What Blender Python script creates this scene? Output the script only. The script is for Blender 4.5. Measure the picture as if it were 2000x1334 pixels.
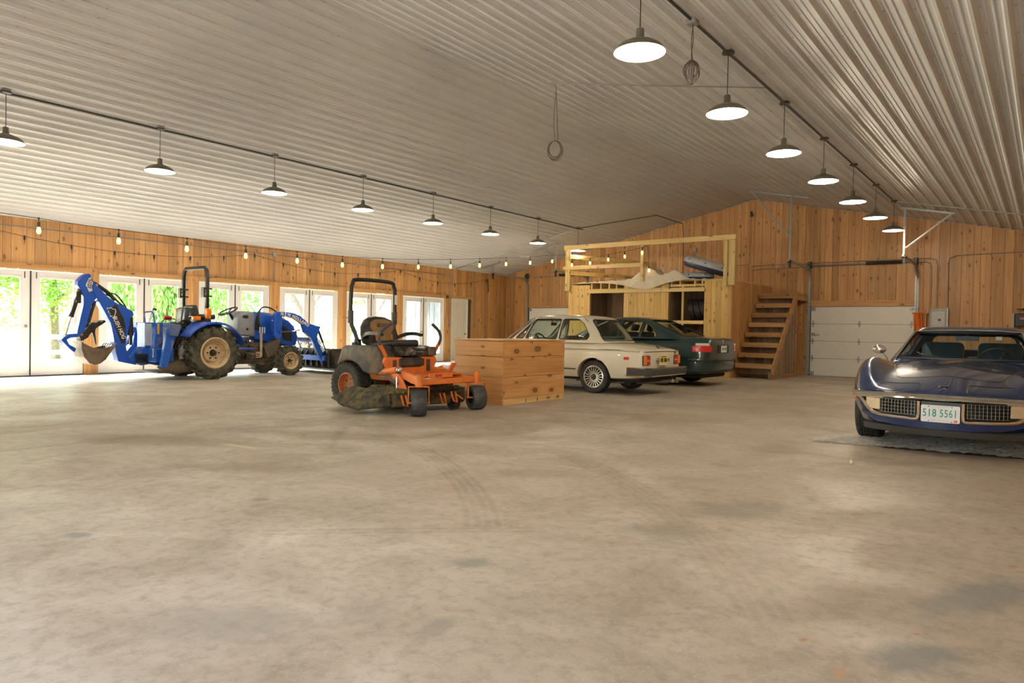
import bpy, bmesh, math, random
from math import sin, cos, pi, radians, atan2, sqrt, hypot
from mathutils import Vector, Matrix, Euler

for o in list(bpy.data.objects):
    bpy.data.objects.remove(o, do_unlink=True)
scene = bpy.context.scene
COL = scene.collection
RND = random.Random(7)

# ------------------------------------------------------------------ camera
CAM_H = 1.0788
yaw, pitch, roll = radians(37.25), radians(-0.90), radians(1.07)
_f = Vector((-sin(yaw), cos(yaw), 0)); _r = Vector((cos(yaw), sin(yaw), 0)); _u = Vector((0, 0, 1))
_f2 = cos(pitch) * _f + sin(pitch) * _u; _u2 = -sin(pitch) * _f + cos(pitch) * _u
_r3 = cos(roll) * _r + sin(roll) * _u2; _u3 = -sin(roll) * _r + cos(roll) * _u2
cd = bpy.data.cameras.new('camera'); cam = bpy.data.objects.new('camera', cd); COL.objects.link(cam)
m = Matrix.Identity(4)
for i in range(3):
    m[i][0], m[i][1], m[i][2] = _r3[i], _u3[i], -_f2[i]
m[2][3] = CAM_H
cam.matrix_world = m
cd.sensor_width = 36; cd.sensor_fit = 'HORIZONTAL'; cd.lens = 1380.0 / 2000 * 36; cd.clip_end = 400; cd.clip_start = .05
scene.camera = cam

# ------------------------------------------------------------------ world, sun, exposure
w = bpy.data.worlds.new('world'); scene.world = w; w.use_nodes = True
wn = w.node_tree.nodes; wl = w.node_tree.links
sky = wn.new('ShaderNodeTexSky'); sky.sky_type = 'NISHITA'; sky.sun_disc = False
sky.sun_elevation = radians(48); sky.sun_rotation = radians(250); sky.air_density = 1.2; sky.dust_density = 2.5
wl.new(sky.outputs[0], wn['Background'].inputs[0]); wn['Background'].inputs[1].default_value = WORLD_STR = 3.4
sd = bpy.data.lights.new('sun', 'SUN'); sd.energy = 60; sd.angle = radians(2); sd.color = (1, .95, .86)
so = bpy.data.objects.new('sun', sd); COL.objects.link(so); so.location = (-40, 0, 40)
so.rotation_euler = Vector((.85, .35, -1.0)).to_track_quat('-Z', 'Y').to_euler()
vs = scene.view_settings
vs.view_transform = 'Standard'; vs.look = 'None'; vs.gamma = 1; vs.use_curve_mapping = False
vs.exposure = 0.06
scene.cycles.adaptive_threshold = .02
LAMP_W = 50.0; LAMP_COL = (1.0, .85, .65)

# room measures (metres)
LX, BY, RX, FY = -15.879, 20.444, 2.12, -2.6
EAVE, RIDX, RIDZ, SLOPE = 3.107, -6.880, 4.997, .21
def ceil_z(x): return RIDZ - SLOPE * abs(x - RIDX)

# ------------------------------------------------------------------ mesh builder
def _basis(d):
    d = Vector(d).normalized()
    a = Vector((0, 0, 1)) if abs(d.z) < .95 else Vector((1, 0, 0))
    x = a.cross(d).normalized(); return x, d.cross(x), d

class MB:
    def __init__(s): s.v = []; s.f = []
    def add(s, vs, fs, mtx=None):
        n = len(s.v)
        s.v += [(mtx @ Vector(p)) for p in vs] if mtx else [Vector(p) for p in vs]
        s.f += [tuple(i + n for i in f) for f in fs]; return s
    def box(s, c, d, r=None):
        x, y, z = d[0] / 2, d[1] / 2, d[2] / 2
        vs = [(-x, -y, -z), (x, -y, -z), (x, y, -z), (-x, y, -z), (-x, -y, z), (x, -y, z), (x, y, z), (-x, y, z)]
        mt = Matrix.Translation(c)
        if r is not None: mt = mt @ (r.to_4x4() if isinstance(r, Matrix) else Euler(r).to_matrix().to_4x4())
        return s.add(vs, [(0, 3, 2, 1), (4, 5, 6, 7), (0, 1, 5, 4), (1, 2, 6, 5), (2, 3, 7, 6), (3, 0, 4, 7)], mt)
    def bx(s, x0, x1, y0, y1, z0, z1):
        return s.box(((x0 + x1) / 2, (y0 + y1) / 2, (z0 + z1) / 2), (abs(x1 - x0), abs(y1 - y0), abs(z1 - z0)))
    def beam(s, a, b, w, h, up=(0, 0, 1)):
        a, b = Vector(a), Vector(b); d = b - a; L = d.length; d.normalize()
        u = Vector(up); x = d.cross(u)
        if x.length < 1e-4: x = d.cross(Vector((1, 0, 0)))
        x.normalize(); z = x.cross(d)
        mt = Matrix(((x.x, d.x, z.x), (x.y, d.y, z.y), (x.z, d.z, z.z)))
        return s.box((a + b) / 2, (w, L, h), mt)
    def cyl(s, a, b, r, r2=None, n=12, caps=True):
        a, b = Vector(a), Vector(b); r2 = r if r2 is None else r2
        x, y, d = _basis(b - a)
        vs = [a + r * (cos(2 * pi * i / n) * x + sin(2 * pi * i / n) * y) for i in range(n)] + \
             [b + r2 * (cos(2 * pi * i / n) * x + sin(2 * pi * i / n) * y) for i in range(n)]
        fs = [(i, (i + 1) % n, n + (i + 1) % n, n + i) for i in range(n)]
        if caps: fs += [tuple(range(n - 1, -1, -1)), tuple(range(n, 2 * n))]
        return s.add(vs, fs)
    def tube(s, pts, r, n=8, closed=False, sq=None, up=None):
        P = [Vector(p) for p in pts]; k = len(P)
        T = []
        for i in range(k):
            if closed: t = P[(i + 1) % k] - P[i - 1]
            else: t = P[min(i + 1, k - 1)] - P[max(i - 1, 0)]
            T.append(t.normalized())
        if up is not None:
            x = Vector(up).cross(T[0]).normalized()
        else: x = _basis(T[0])[0]
        vs = []
        for i in range(k):
            if up is not None:
                xx = Vector(up).cross(T[i])
                if xx.length > 1e-3: x = xx.normalized()
            x = (x - T[i] * x.dot(T[i])).normalized(); y = T[i].cross(x)
            if sq:
                a, b = sq
                c = [(a, b), (-a, b), (-a, -b), (a, -b)]
                vs += [P[i] + x * p + y * q for p, q in c]
            else:
                rr = r[i] if isinstance(r, (list, tuple)) else r
                vs += [P[i] + rr * (cos(2 * pi * j / n) * x + sin(2 * pi * j / n) * y) for j in range(n)]
        m_ = 4 if sq else n
        fs = []
        for i in range(k if closed else k - 1):
            a, b = i * m_, ((i + 1) % k) * m_
            fs += [(a + j, a + (j + 1) % m_, b + (j + 1) % m_, b + j) for j in range(m_)]
        if not closed: fs += [tuple(range(m_ - 1, -1, -1)), tuple(range((k - 1) * m_, k * m_))]
        return s.add(vs, fs)
    def prism(s, poly, axis, lo, hi):
        k = len(poly)
        a = sum(poly[i][0] * poly[(i + 1) % k][1] - poly[(i + 1) % k][0] * poly[i][1] for i in range(k))
        if a < 0: poly = poly[::-1]
        if axis == 'x': f = lambda p, t: (t, p[0], p[1])
        elif axis == 'y': f = lambda p, t: (p[0], t, p[1]); lo, hi = hi, lo
        else: f = lambda p, t: (p[0], p[1], t)
        vs = [f(p, lo) for p in poly] + [f(p, hi) for p in poly]
        fs = [tuple(range(k - 1, -1, -1)), tuple(range(k, 2 * k))] + [(i, (i + 1) % k, k + (i + 1) % k, k + i) for i in range(k)]
        return s.add(vs, fs)
    def lathe(s, prof, c=(0, 0, 0), axis=(0, 0, 1), n=24, a0=0, a1=2 * pi):
        x, y, d = _basis(axis); c = Vector(c); full = abs(a1 - a0 - 2 * pi) < 1e-6
        m_ = n if full else n + 1
        vs = [c + d * h + r * (cos(a0 + (a1 - a0) * j / n) * x + sin(a0 + (a1 - a0) * j / n) * y) for r, h in prof for j in range(m_)]
        fs = []
        for i in range(len(prof) - 1):
            for j in range(n):
                q = (j + 1) % m_
                fs.append((i * m_ + j, i * m_ + q, (i + 1) * m_ + q, (i + 1) * m_ + j))
        return s.add(vs, fs)
    def ball(s, c, r, nu=12, nv=8, mtx=None):
        if not isinstance(r, (list, tuple)): r = (r, r, r)
        vs = [(0, 0, r[2])]; fs = []
        for i in range(1, nv):
            t = pi * i / nv
            vs += [(r[0] * sin(t) * cos(2 * pi * j / nu), r[1] * sin(t) * sin(2 * pi * j / nu), r[2] * cos(t)) for j in range(nu)]
        vs.append((0, 0, -r[2])); L = len(vs) - 1
        fs += [(0, 1 + j, 1 + (j + 1) % nu) for j in range(nu)]
        for i in range(nv - 2):
            a = 1 + i * nu
            fs += [(a + j, a + nu + j, a + nu + (j + 1) % nu, a + (j + 1) % nu) for j in range(nu)]
        a = 1 + (nv - 2) * nu
        fs += [(a + j, L, a + (j + 1) % nu) for j in range(nu)]
        mt = Matrix.Translation(c)
        if mtx: mt = mt @ mtx.to_4x4()
        return s.add(vs, fs, mt)
    def rings(s, R, closed=True, cap0=True, cap1=True):
        n = len(R[0]); vs = [p for r in R for p in r]; fs = []
        for i in range(len(R) - 1):
            for j in range(n if closed else n - 1):
                q = (j + 1) % n
                fs.append((i * n + j, i * n + q, (i + 1) * n + q, (i + 1) * n + j))
        if cap0: fs.append(tuple(range(n - 1, -1, -1)))
        if cap1: fs.append(tuple(range((len(R) - 1) * n, len(R) * n)))
        return s.add(vs, fs)
    def grid(s, fn, nu, nv):
        vs = [fn(i / nu, j / nv) for i in range(nu + 1) for j in range(nv + 1)]
        fs = [(i * (nv + 1) + j, (i + 1) * (nv + 1) + j, (i + 1) * (nv + 1) + j + 1, i * (nv + 1) + j + 1) for i in range(nu) for j in range(nv)]
        return s.add(vs, fs)
    def mesh(s, name='mesh', smooth=35, bevel=0, seg=1, fix=True):
        me = bpy.data.meshes.new(name)
        me.from_pydata([tuple(p) for p in s.v], [], s.f)
        if fix or bevel:
            bm = bmesh.new(); bm.from_mesh(me)
            if bevel:
                bmesh.ops.recalc_face_normals(bm, faces=bm.faces)
                es = [e for e in bm.edges if len(e.link_faces) == 2 and e.calc_face_angle(0) > radians(40)]
                bmesh.ops.bevel(bm, geom=es, offset=bevel, segments=seg, affect='EDGES', profile=.5, clamp_overlap=True)
            bmesh.ops.recalc_face_normals(bm, faces=bm.faces)
            bm.to_mesh(me); bm.free()
        if smooth:
            me.polygons.foreach_set('use_smooth', [True] * len(me.polygons))
            me.set_sharp_from_angle(angle=radians(smooth))
        me.update(); return me
    def build(s, name, mat, parent=None, smooth=35, bevel=0, seg=1, fix=True):
        return ob(name, s.mesh(name, smooth, bevel, seg, fix), mat, parent)

def ob(name, me, mat=None, parent=None):
    o = bpy.data.objects.new(name, me); COL.objects.link(o)
    if mat is not None and me is not None:
        if len(me.materials) == 0: me.materials.append(mat)
    if parent is not None: o.parent = parent
    return o
def thing(name, label, cat, loc=(0, 0, 0), rz=0, group=None, kind=None):
    o = bpy.data.objects.new(name, None); COL.objects.link(o); o.empty_display_size = .1
    o.location = loc; o.rotation_euler = (0, 0, rz)
    return tag(o, label, cat, group, kind)
def tag(o, label=None, cat=None, group=None, kind=None):
    if label: o['label'] = label
    if cat: o['category'] = cat
    if group: o['group'] = group
    if kind: o['kind'] = kind
    return o
def copy_tree(o, parent=None):
    c = o.copy(); COL.objects.link(c); c.parent = parent
    for ch in list(o.children): copy_tree(ch, c)
    return c
def boolean(obj, cutters, op='DIFFERENCE'):
    for ct in cutters:
        md = obj.modifiers.new('b', 'BOOLEAN'); md.operation = op; md.solver = 'EXACT'; md.object = ct
        dg = bpy.context.evaluated_depsgraph_get(); ev = obj.evaluated_get(dg)
        me = bpy.data.meshes.new_from_object(ev)
        obj.modifiers.remove(md)
        if len(me.polygons): obj.data = me
    me = obj.data
    me.polygons.foreach_set('use_smooth', [True] * len(me.polygons)); me.set_sharp_from_angle(angle=radians(32))
    return obj
def kill(*os):
    for o in os: bpy.data.objects.remove(o, do_unlink=True)
def text(body, size, mat, parent, name, mtx, ext=.002, align='CENTER', shear=0, spacing=1.0, sx=1.0, bold=0.0):
    cu = bpy.data.curves.new('t', 'FONT'); cu.body = body; cu.size = size; cu.extrude = ext; cu.align_x = align; cu.align_y = 'CENTER'
    cu.shear = shear; cu.space_character = spacing; cu.resolution_u = 3; cu.offset = bold
    t = bpy.data.objects.new('t', cu); COL.objects.link(t)
    dg = bpy.context.evaluated_depsgraph_get(); dg.update()
    me = bpy.data.meshes.new_from_object(t.evaluated_get(dg)); kill(t)
    me.transform(mtx @ Matrix.Diagonal((sx, 1, 1, 1))); me.materials.clear()
    o = ob(name, me, mat, parent); return o
def frame(o, x, y):     # matrix with local x,y axes as given, origin o
    x = Vector(x).normalized(); z = x.cross(Vector(y)).normalized(); y = z.cross(x)
    return Matrix(((x.x, y.x, z.x, o[0]), (x.y, y.y, z.y, o[1]), (x.z, y.z, z.z, o[2]), (0, 0, 0, 1)))
def crom(P, n, closed=False):      # Catmull-Rom through points
    P = [Vector(p) for p in P]; k = len(P); out = []
    for i in range(k if closed else k - 1):
        p0 = P[i - 1] if closed or i > 0 else P[i] * 2 - P[i + 1]
        p1 = P[i]; p2 = P[(i + 1) % k]
        p3 = P[(i + 2) % k] if closed or i + 2 < k else P[i + 1] * 2 - P[i]
        for j in range(n):
            t = j / n
            out.append(.5 * ((2 * p1) + (p2 - p0) * t + (2 * p0 - 5 * p1 + 4 * p2 - p3) * t * t + (3 * p1 - p0 - 3 * p2 + p3) * t ** 3))
    if not closed: out.append(P[-1].copy())
    return out
def rpoly(poly, r, n=4):           # round the corners of a 2D polygon
    out = []; k = len(poly)
    for i in range(k):
        p = Vector(poly[i]); a = Vector(poly[i - 1]) - p; b = Vector(poly[(i + 1) % k]) - p
        rr = min(r, a.length * .45, b.length * .45)
        a = p + a.normalized() * rr; b = p + b.normalized() * rr
        for j in range(n + 1):
            t = j / n; out.append(tuple((1 - t) ** 2 * a + 2 * t * (1 - t) * p + t * t * b))
    return out

# ------------------------------------------------------------------ materials
def nt(name):
    mt = bpy.data.materials.new(name); mt.use_nodes = True
    t = mt.node_tree; return mt, t.nodes, t.links, t.nodes['Principled BSDF']
def N(nodes, typ, **kw):
    n = nodes.new(typ)
    for k, v in kw.items():
        if k == 'ins':
            for a, b in v.items(): n.inputs[a].default_value = b
        else: setattr(n, k, v)
    return n
def ramp(nodes, stops, interp='LINEAR'):
    r = nodes.new('ShaderNodeValToRGB'); r.color_ramp.interpolation = interp
    el = r.color_ramp.elements
    while len(el) < len(stops): el.new(.5)
    for e, (p, c) in zip(el, stops):
        e.position = p; e.color = (c, c, c, 1) if isinstance(c, (int, float)) else (*c, 1)
    return r
def mix(nodes, links, fac, a, b, mode='MIX'):
    n = nodes.new('ShaderNodeMix'); n.data_type = 'RGBA'; n.blend_type = mode
    for sock, val in ((n.inputs[0], fac), (n.inputs[6], a), (n.inputs[7], b)):
        if hasattr(val, 'links') or isinstance(val, bpy.types.NodeSocket): links.new(val, sock)
        else: sock.default_value = val if isinstance(val, (int, float)) else ((*val, 1) if len(val) == 3 else val)
    return n.outputs[2]
def math_(nodes, links, op, a, b=0.0, clamp=False):
    n = nodes.new('ShaderNodeMath'); n.operation = op; n.use_clamp = clamp
    for i, val in enumerate((a, b)):
        if isinstance(val, bpy.types.NodeSocket): links.new(val, n.inputs[i])
        else: n.inputs[i].default_value = val
    return n.outputs[0]
def plain(name, col, rough=.5, metal=0, var=.12, scale=9, bump=0, coat=0, spec=.5, dirt=None, dirt_amt=.5):
    mt, nd, lk, b = nt(name)
    tc = N(nd, 'ShaderNodeTexCoord')
    ns = N(nd, 'ShaderNodeTexNoise', ins={'Scale': scale, 'Detail': 4, 'Roughness': .6}); lk.new(tc.outputs['Object'], ns.inputs['Vector'])
    dark = tuple(c * (1 - var) for c in col); lite = tuple(min(1, c * (1 + var)) for c in col)
    r = ramp(nd, [(.3, dark), (.7, lite)]); lk.new(ns.outputs[0], r.inputs[0]); out = r.outputs[0]
    if dirt:
        n2 = N(nd, 'ShaderNodeTexNoise', ins={'Scale': scale * .7 + 1, 'Detail': 7, 'Roughness': .7}); lk.new(tc.outputs['Object'], n2.inputs['Vector'])
        r2 = ramp(nd, [(.62 - dirt_amt * .35, 0), (.72 - dirt_amt * .2, 1)]); lk.new(n2.outputs[0], r2.inputs[0])
        out = mix(nd, lk, r2.outputs[0], out, dirt)
        lk.new(math_(nd, lk, 'MAXIMUM', math_(nd, lk, 'MULTIPLY', r2.outputs[0], .85), rough), b.inputs['Roughness'])
    else: b.inputs['Roughness'].default_value = rough
    lk.new(out, b.inputs['Base Color'])
    b.inputs['Metallic'].default_value = metal; b.inputs['Specular IOR Level'].default_value = spec
    b.inputs['Coat Weight'].default_value = coat; b.inputs['Coat Roughness'].default_value = .04
    if bump:
        bp = N(nd, 'ShaderNodeBump', ins={'Strength': bump, 'Distance': .01}); lk.new(ns.outputs[0], bp.inputs['Height']); lk.new(bp.outputs[0], b.inputs['Normal'])
    return mt
def emit(name, col, st):
    mt, nd, lk, b = nt(name)
    b.inputs['Base Color'].default_value = (*col, 1); b.inputs['Emission Color'].default_value = (*col, 1); b.inputs['Emission Strength'].default_value = st
    return mt
def pane(name, tint=(1, 1, 1), refl=1.0):
    mt, nd, lk, b = nt(name); out = nd['Material Output']
    tr = N(nd, 'ShaderNodeBsdfTransparent'); tr.inputs[0].default_value = (*tint, 1)
    gl = N(nd, 'ShaderNodeBsdfGlossy'); gl.inputs['Roughness'].default_value = .02
    lw = N(nd, 'ShaderNodeLayerWeight'); lw.inputs['Blend'].default_value = .5
    fc = math_(nd, lk, 'ADD', math_(nd, lk, 'MULTIPLY', math_(nd, lk, 'POWER', lw.outputs['Facing'], 5.0), .9 * refl), .03 * refl)
    mx = N(nd, 'ShaderNodeMixShader'); lk.new(fc, mx.inputs[0]); lk.new(tr.outputs[0], mx.inputs[1]); lk.new(gl.outputs[0], mx.inputs[2])
    lk.new(mx.outputs[0], out.inputs[0]); return mt
def wood(name, lite, mid, dark, axis='z', knots=.5, rough=.55, kscale=1.0, flat='x', krad=1.0, var=.25, stretch=1.0, coat=0.0, bump=.12):
    """boards with straight grain, per-board tone and knots; grain along the given world axis"""
    mt, nd, lk, b = nt(name)
    geo = N(nd, 'ShaderNodeNewGeometry'); oi = N(nd, 'ShaderNodeObjectInfo')
    cmb = N(nd, 'ShaderNodeCombineXYZ')
    for i, k in enumerate((37.0, 53.0, 71.0)): lk.new(math_(nd, lk, 'MULTIPLY', oi.outputs['Random'], k), cmb.inputs[i])
    ad = N(nd, 'ShaderNodeVectorMath', operation='ADD'); lk.new(geo.outputs['Position'], ad.inputs[0]); lk.new(cmb.outputs[0], ad.inputs[1])
    def mp(sc):
        m_ = N(nd, 'ShaderNodeMapping'); m_.inputs['Scale'].default_value = sc; lk.new(ad.outputs[0], m_.inputs[0]); return m_.outputs[0]
    def ax(a, c): return {'z': (a, a, c), 'x': (c, a, a), 'y': (a, c, a)}[axis]
    # fibre grain
    g1 = N(nd, 'ShaderNodeTexNoise', ins={'Scale': 1, 'Detail': 5, 'Roughness': .65, 'Distortion': .3}); lk.new(mp(ax(26, 1.1 * stretch)), g1.inputs['Vector'])
    g2 = N(nd, 'ShaderNodeTexNoise', ins={'Scale': 1, 'Detail': 3, 'Roughness': .5, 'Distortion': .8}); lk.new(mp(ax(7, .5 * stretch)), g2.inputs['Vector'])
    r1 = ramp(nd, [(.3, mid), (.62, lite)]); lk.new(g2.outputs[0], r1.inputs[0])
    c = mix(nd, lk, math_(nd, lk, 'MULTIPLY', ramp_out(nd, lk, g1.outputs[0], [(.38, 1), (.62, 0)]), .32), r1.outputs[0], dark)
    # board tone
    tone = ramp(nd, [(0, 1 - var), (.5, 1.0), (1, 1 + var * .35)]); lk.new(oi.outputs['Random'], tone.inputs[0])
    c = mix(nd, lk, 1.0, c, tone.outputs[0], 'MULTIPLY')
    if knots > 0:
        vo = N(nd, 'ShaderNodeTexVoronoi', ins={'Scale': 1, 'Randomness': 1}); vo.feature = 'F1'; vo.voronoi_dimensions = '2D'
        sx_ = N(nd, 'ShaderNodeSeparateXYZ'); lk.new(ad.outputs[0], sx_.inputs[0]); cx2 = N(nd, 'ShaderNodeCombineXYZ')
        for q_, a_ in enumerate([c_ for c_ in 'xyz' if c_ != flat]): lk.new(math_(nd, lk, 'MULTIPLY', sx_.outputs['xyz'.index(a_)], (3.6 if a_ == axis else 7.0) * kscale), cx2.inputs[q_])
        lk.new(cx2.outputs[0], vo.inputs['Vector'])
        sep = N(nd, 'ShaderNodeSeparateColor'); lk.new(vo.outputs['Color'], sep.inputs[0])
        wob = N(nd, 'ShaderNodeTexNoise', ins={'Scale': 30, 'Detail': 2}); lk.new(geo.outputs['Position'], wob.inputs['Vector'])
        dist = math_(nd, lk, 'ADD', vo.outputs['Distance'], math_(nd, lk, 'MULTIPLY', math_(nd, lk, 'SUBTRACT', wob.outputs[0], .5), .10))
        gate = math_(nd, lk, 'GREATER_THAN', sep.outputs[0], 1 - knots)
        rad = math_(nd, lk, 'ADD', math_(nd, lk, 'MULTIPLY', math_(nd, lk, 'POWER', sep.outputs[1], 2.0), .15 * krad), .045 * krad)
        kn = math_(nd, lk, 'DIVIDE', dist, rad)
        core = ramp_out(nd, lk, kn, [(.75, 1), (1.0, 0)])
        halo = ramp_out(nd, lk, math_(nd, lk, 'MULTIPLY', kn, .4), [(.3, 1), (1.0, 0)])
        c = mix(nd, lk, math_(nd, lk, 'MULTIPLY', math_(nd, lk, 'MULTIPLY', halo, gate), .55), c, tuple(x * .75 for x in mid))
        kc = mix(nd, lk, ramp_out(nd, lk, kn, [(.45, 0), (.70, 1)]), tuple(x * .42 for x in mid), tuple(x * .25 for x in dark))
        c = mix(nd, lk, math_(nd, lk, 'MULTIPLY', math_(nd, lk, 'MULTIPLY', core, gate), .88), c, kc)
    lk.new(c, b.inputs['Base Color']); b.inputs['Roughness'].default_value = rough; b.inputs['Coat Weight'].default_value = coat; b.inputs['Coat Roughness'].default_value = .25
    bp = N(nd, 'ShaderNodeBump', ins={'Strength': bump, 'Distance': .004}); lk.new(g1.outputs[0], bp.inputs['Height']); lk.new(bp.outputs[0], b.inputs['Normal'])
    return mt
def ramp_out(nd, lk, val, stops):
    r = ramp(nd, stops); lk.new(val, r.inputs[0]); return r.outputs[0]
# ================================================================== MATERIALS
PINE = wood('wall pine', (.66, .37, .14), (.53, .265, .085), (.30, .12, .03), 'z', knots=.42, coat=.15)
PINEB = wood('back wall pine', (.60, .335, .125), (.46, .225, .072), (.27, .105, .03), 'z', knots=.42, coat=.1, flat='y')
PINEBX = wood('loft side pine', (.60, .335, .125), (.46, .225, .072), (.27, .105, .03), 'z', knots=.42, flat='x')
PINEY = wood('trim pine y', (.66, .38, .15), (.55, .28, .095), (.32, .13, .035), 'y', knots=.35)
PINEX = wood('trim pine x', (.62, .35, .13), (.50, .25, .085), (.30, .12, .03), 'x', knots=.35, flat='y')
LOFTW = wood('loft pine', (.74, .50, .17), (.63, .39, .11), (.36, .17, .04), 'z', knots=.5, var=.15, flat='y')
LOFTX = wood('loft beam pine', (.78, .58, .25), (.68, .47, .16), (.42, .23, .06), 'x', knots=.35, var=.12, flat='y')
LOFTZ = wood('loft post pine', (.74, .57, .24), (.60, .44, .14), (.36, .22, .06), 'z', knots=.35, var=.12, flat='y')
STAIRX = wood('stair tread wood', (.48, .28, .11), (.36, .18, .06), (.17, .07, .02), 'x', knots=.3, flat='y')
STAIRZ = wood('stair stringer wood', (.50, .28, .10), (.38, .19, .06), (.20, .09, .03), 'y', knots=.25)
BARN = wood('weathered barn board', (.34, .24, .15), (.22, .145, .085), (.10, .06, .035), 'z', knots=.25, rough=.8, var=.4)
CRATEW = wood('crate pine y', (.76, .41, .15), (.64, .30, .09), (.36, .14, .035), 'y', knots=.55, kscale=.62, krad=1.5, coat=.25, rough=.4, var=.08)
CRATEX = wood('crate pine x', (.74, .40, .15), (.62, .29, .09), (.34, .13, .035), 'x', knots=.55, kscale=.62, krad=1.5, flat='y', coat=.25, rough=.4, var=.08)
WHITE = plain('white door paint', (.80, .80, .77), .35, var=.02)
CREAM = plain('cream door paint', (.66, .62, .53), .45, var=.03)
GDOOR = plain('garage door white', (.74, .72, .66), .5, var=.03, dirt=(.6, .58, .53), dirt_amt=.04)
GALV = plain('galvanized steel', (.36, .37, .36), .5, .75, var=.2, scale=25)
DKMETAL = plain('dark metal', (.06, .065, .06), .45, .6)
BLACKP = plain('black plastic', (.018, .018, .018), .4)
BRASS = plain('satin nickel', (.45, .40, .33), .3, 1)
GLASS = pane('clear glass', (.97, .99, .98))
RUBBER = plain('rubber', (.028, .027, .025), .75, var=.3, scale=14)

# ---- corrugated metal
def metal_ceiling():
    mt, nd, lk, b = nt('ceiling steel')
    geo = N(nd, 'ShaderNodeNewGeometry')
    n1 = N(nd, 'ShaderNodeTexNoise', ins={'Scale': .6, 'Detail': 3}); lk.new(geo.outputs['Position'], n1.inputs['Vector'])
    r = ramp(nd, [(.3, (.555, .56, .545)), (.7, (.635, .64, .625))]); lk.new(n1.outputs[0], r.inputs[0])
    lk.new(r.outputs[0], b.inputs['Base Color']); b.inputs['Roughness'].default_value = .45; b.inputs['Specular IOR Level'].default_value = .5
    return mt
CEIL = metal_ceiling()

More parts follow.
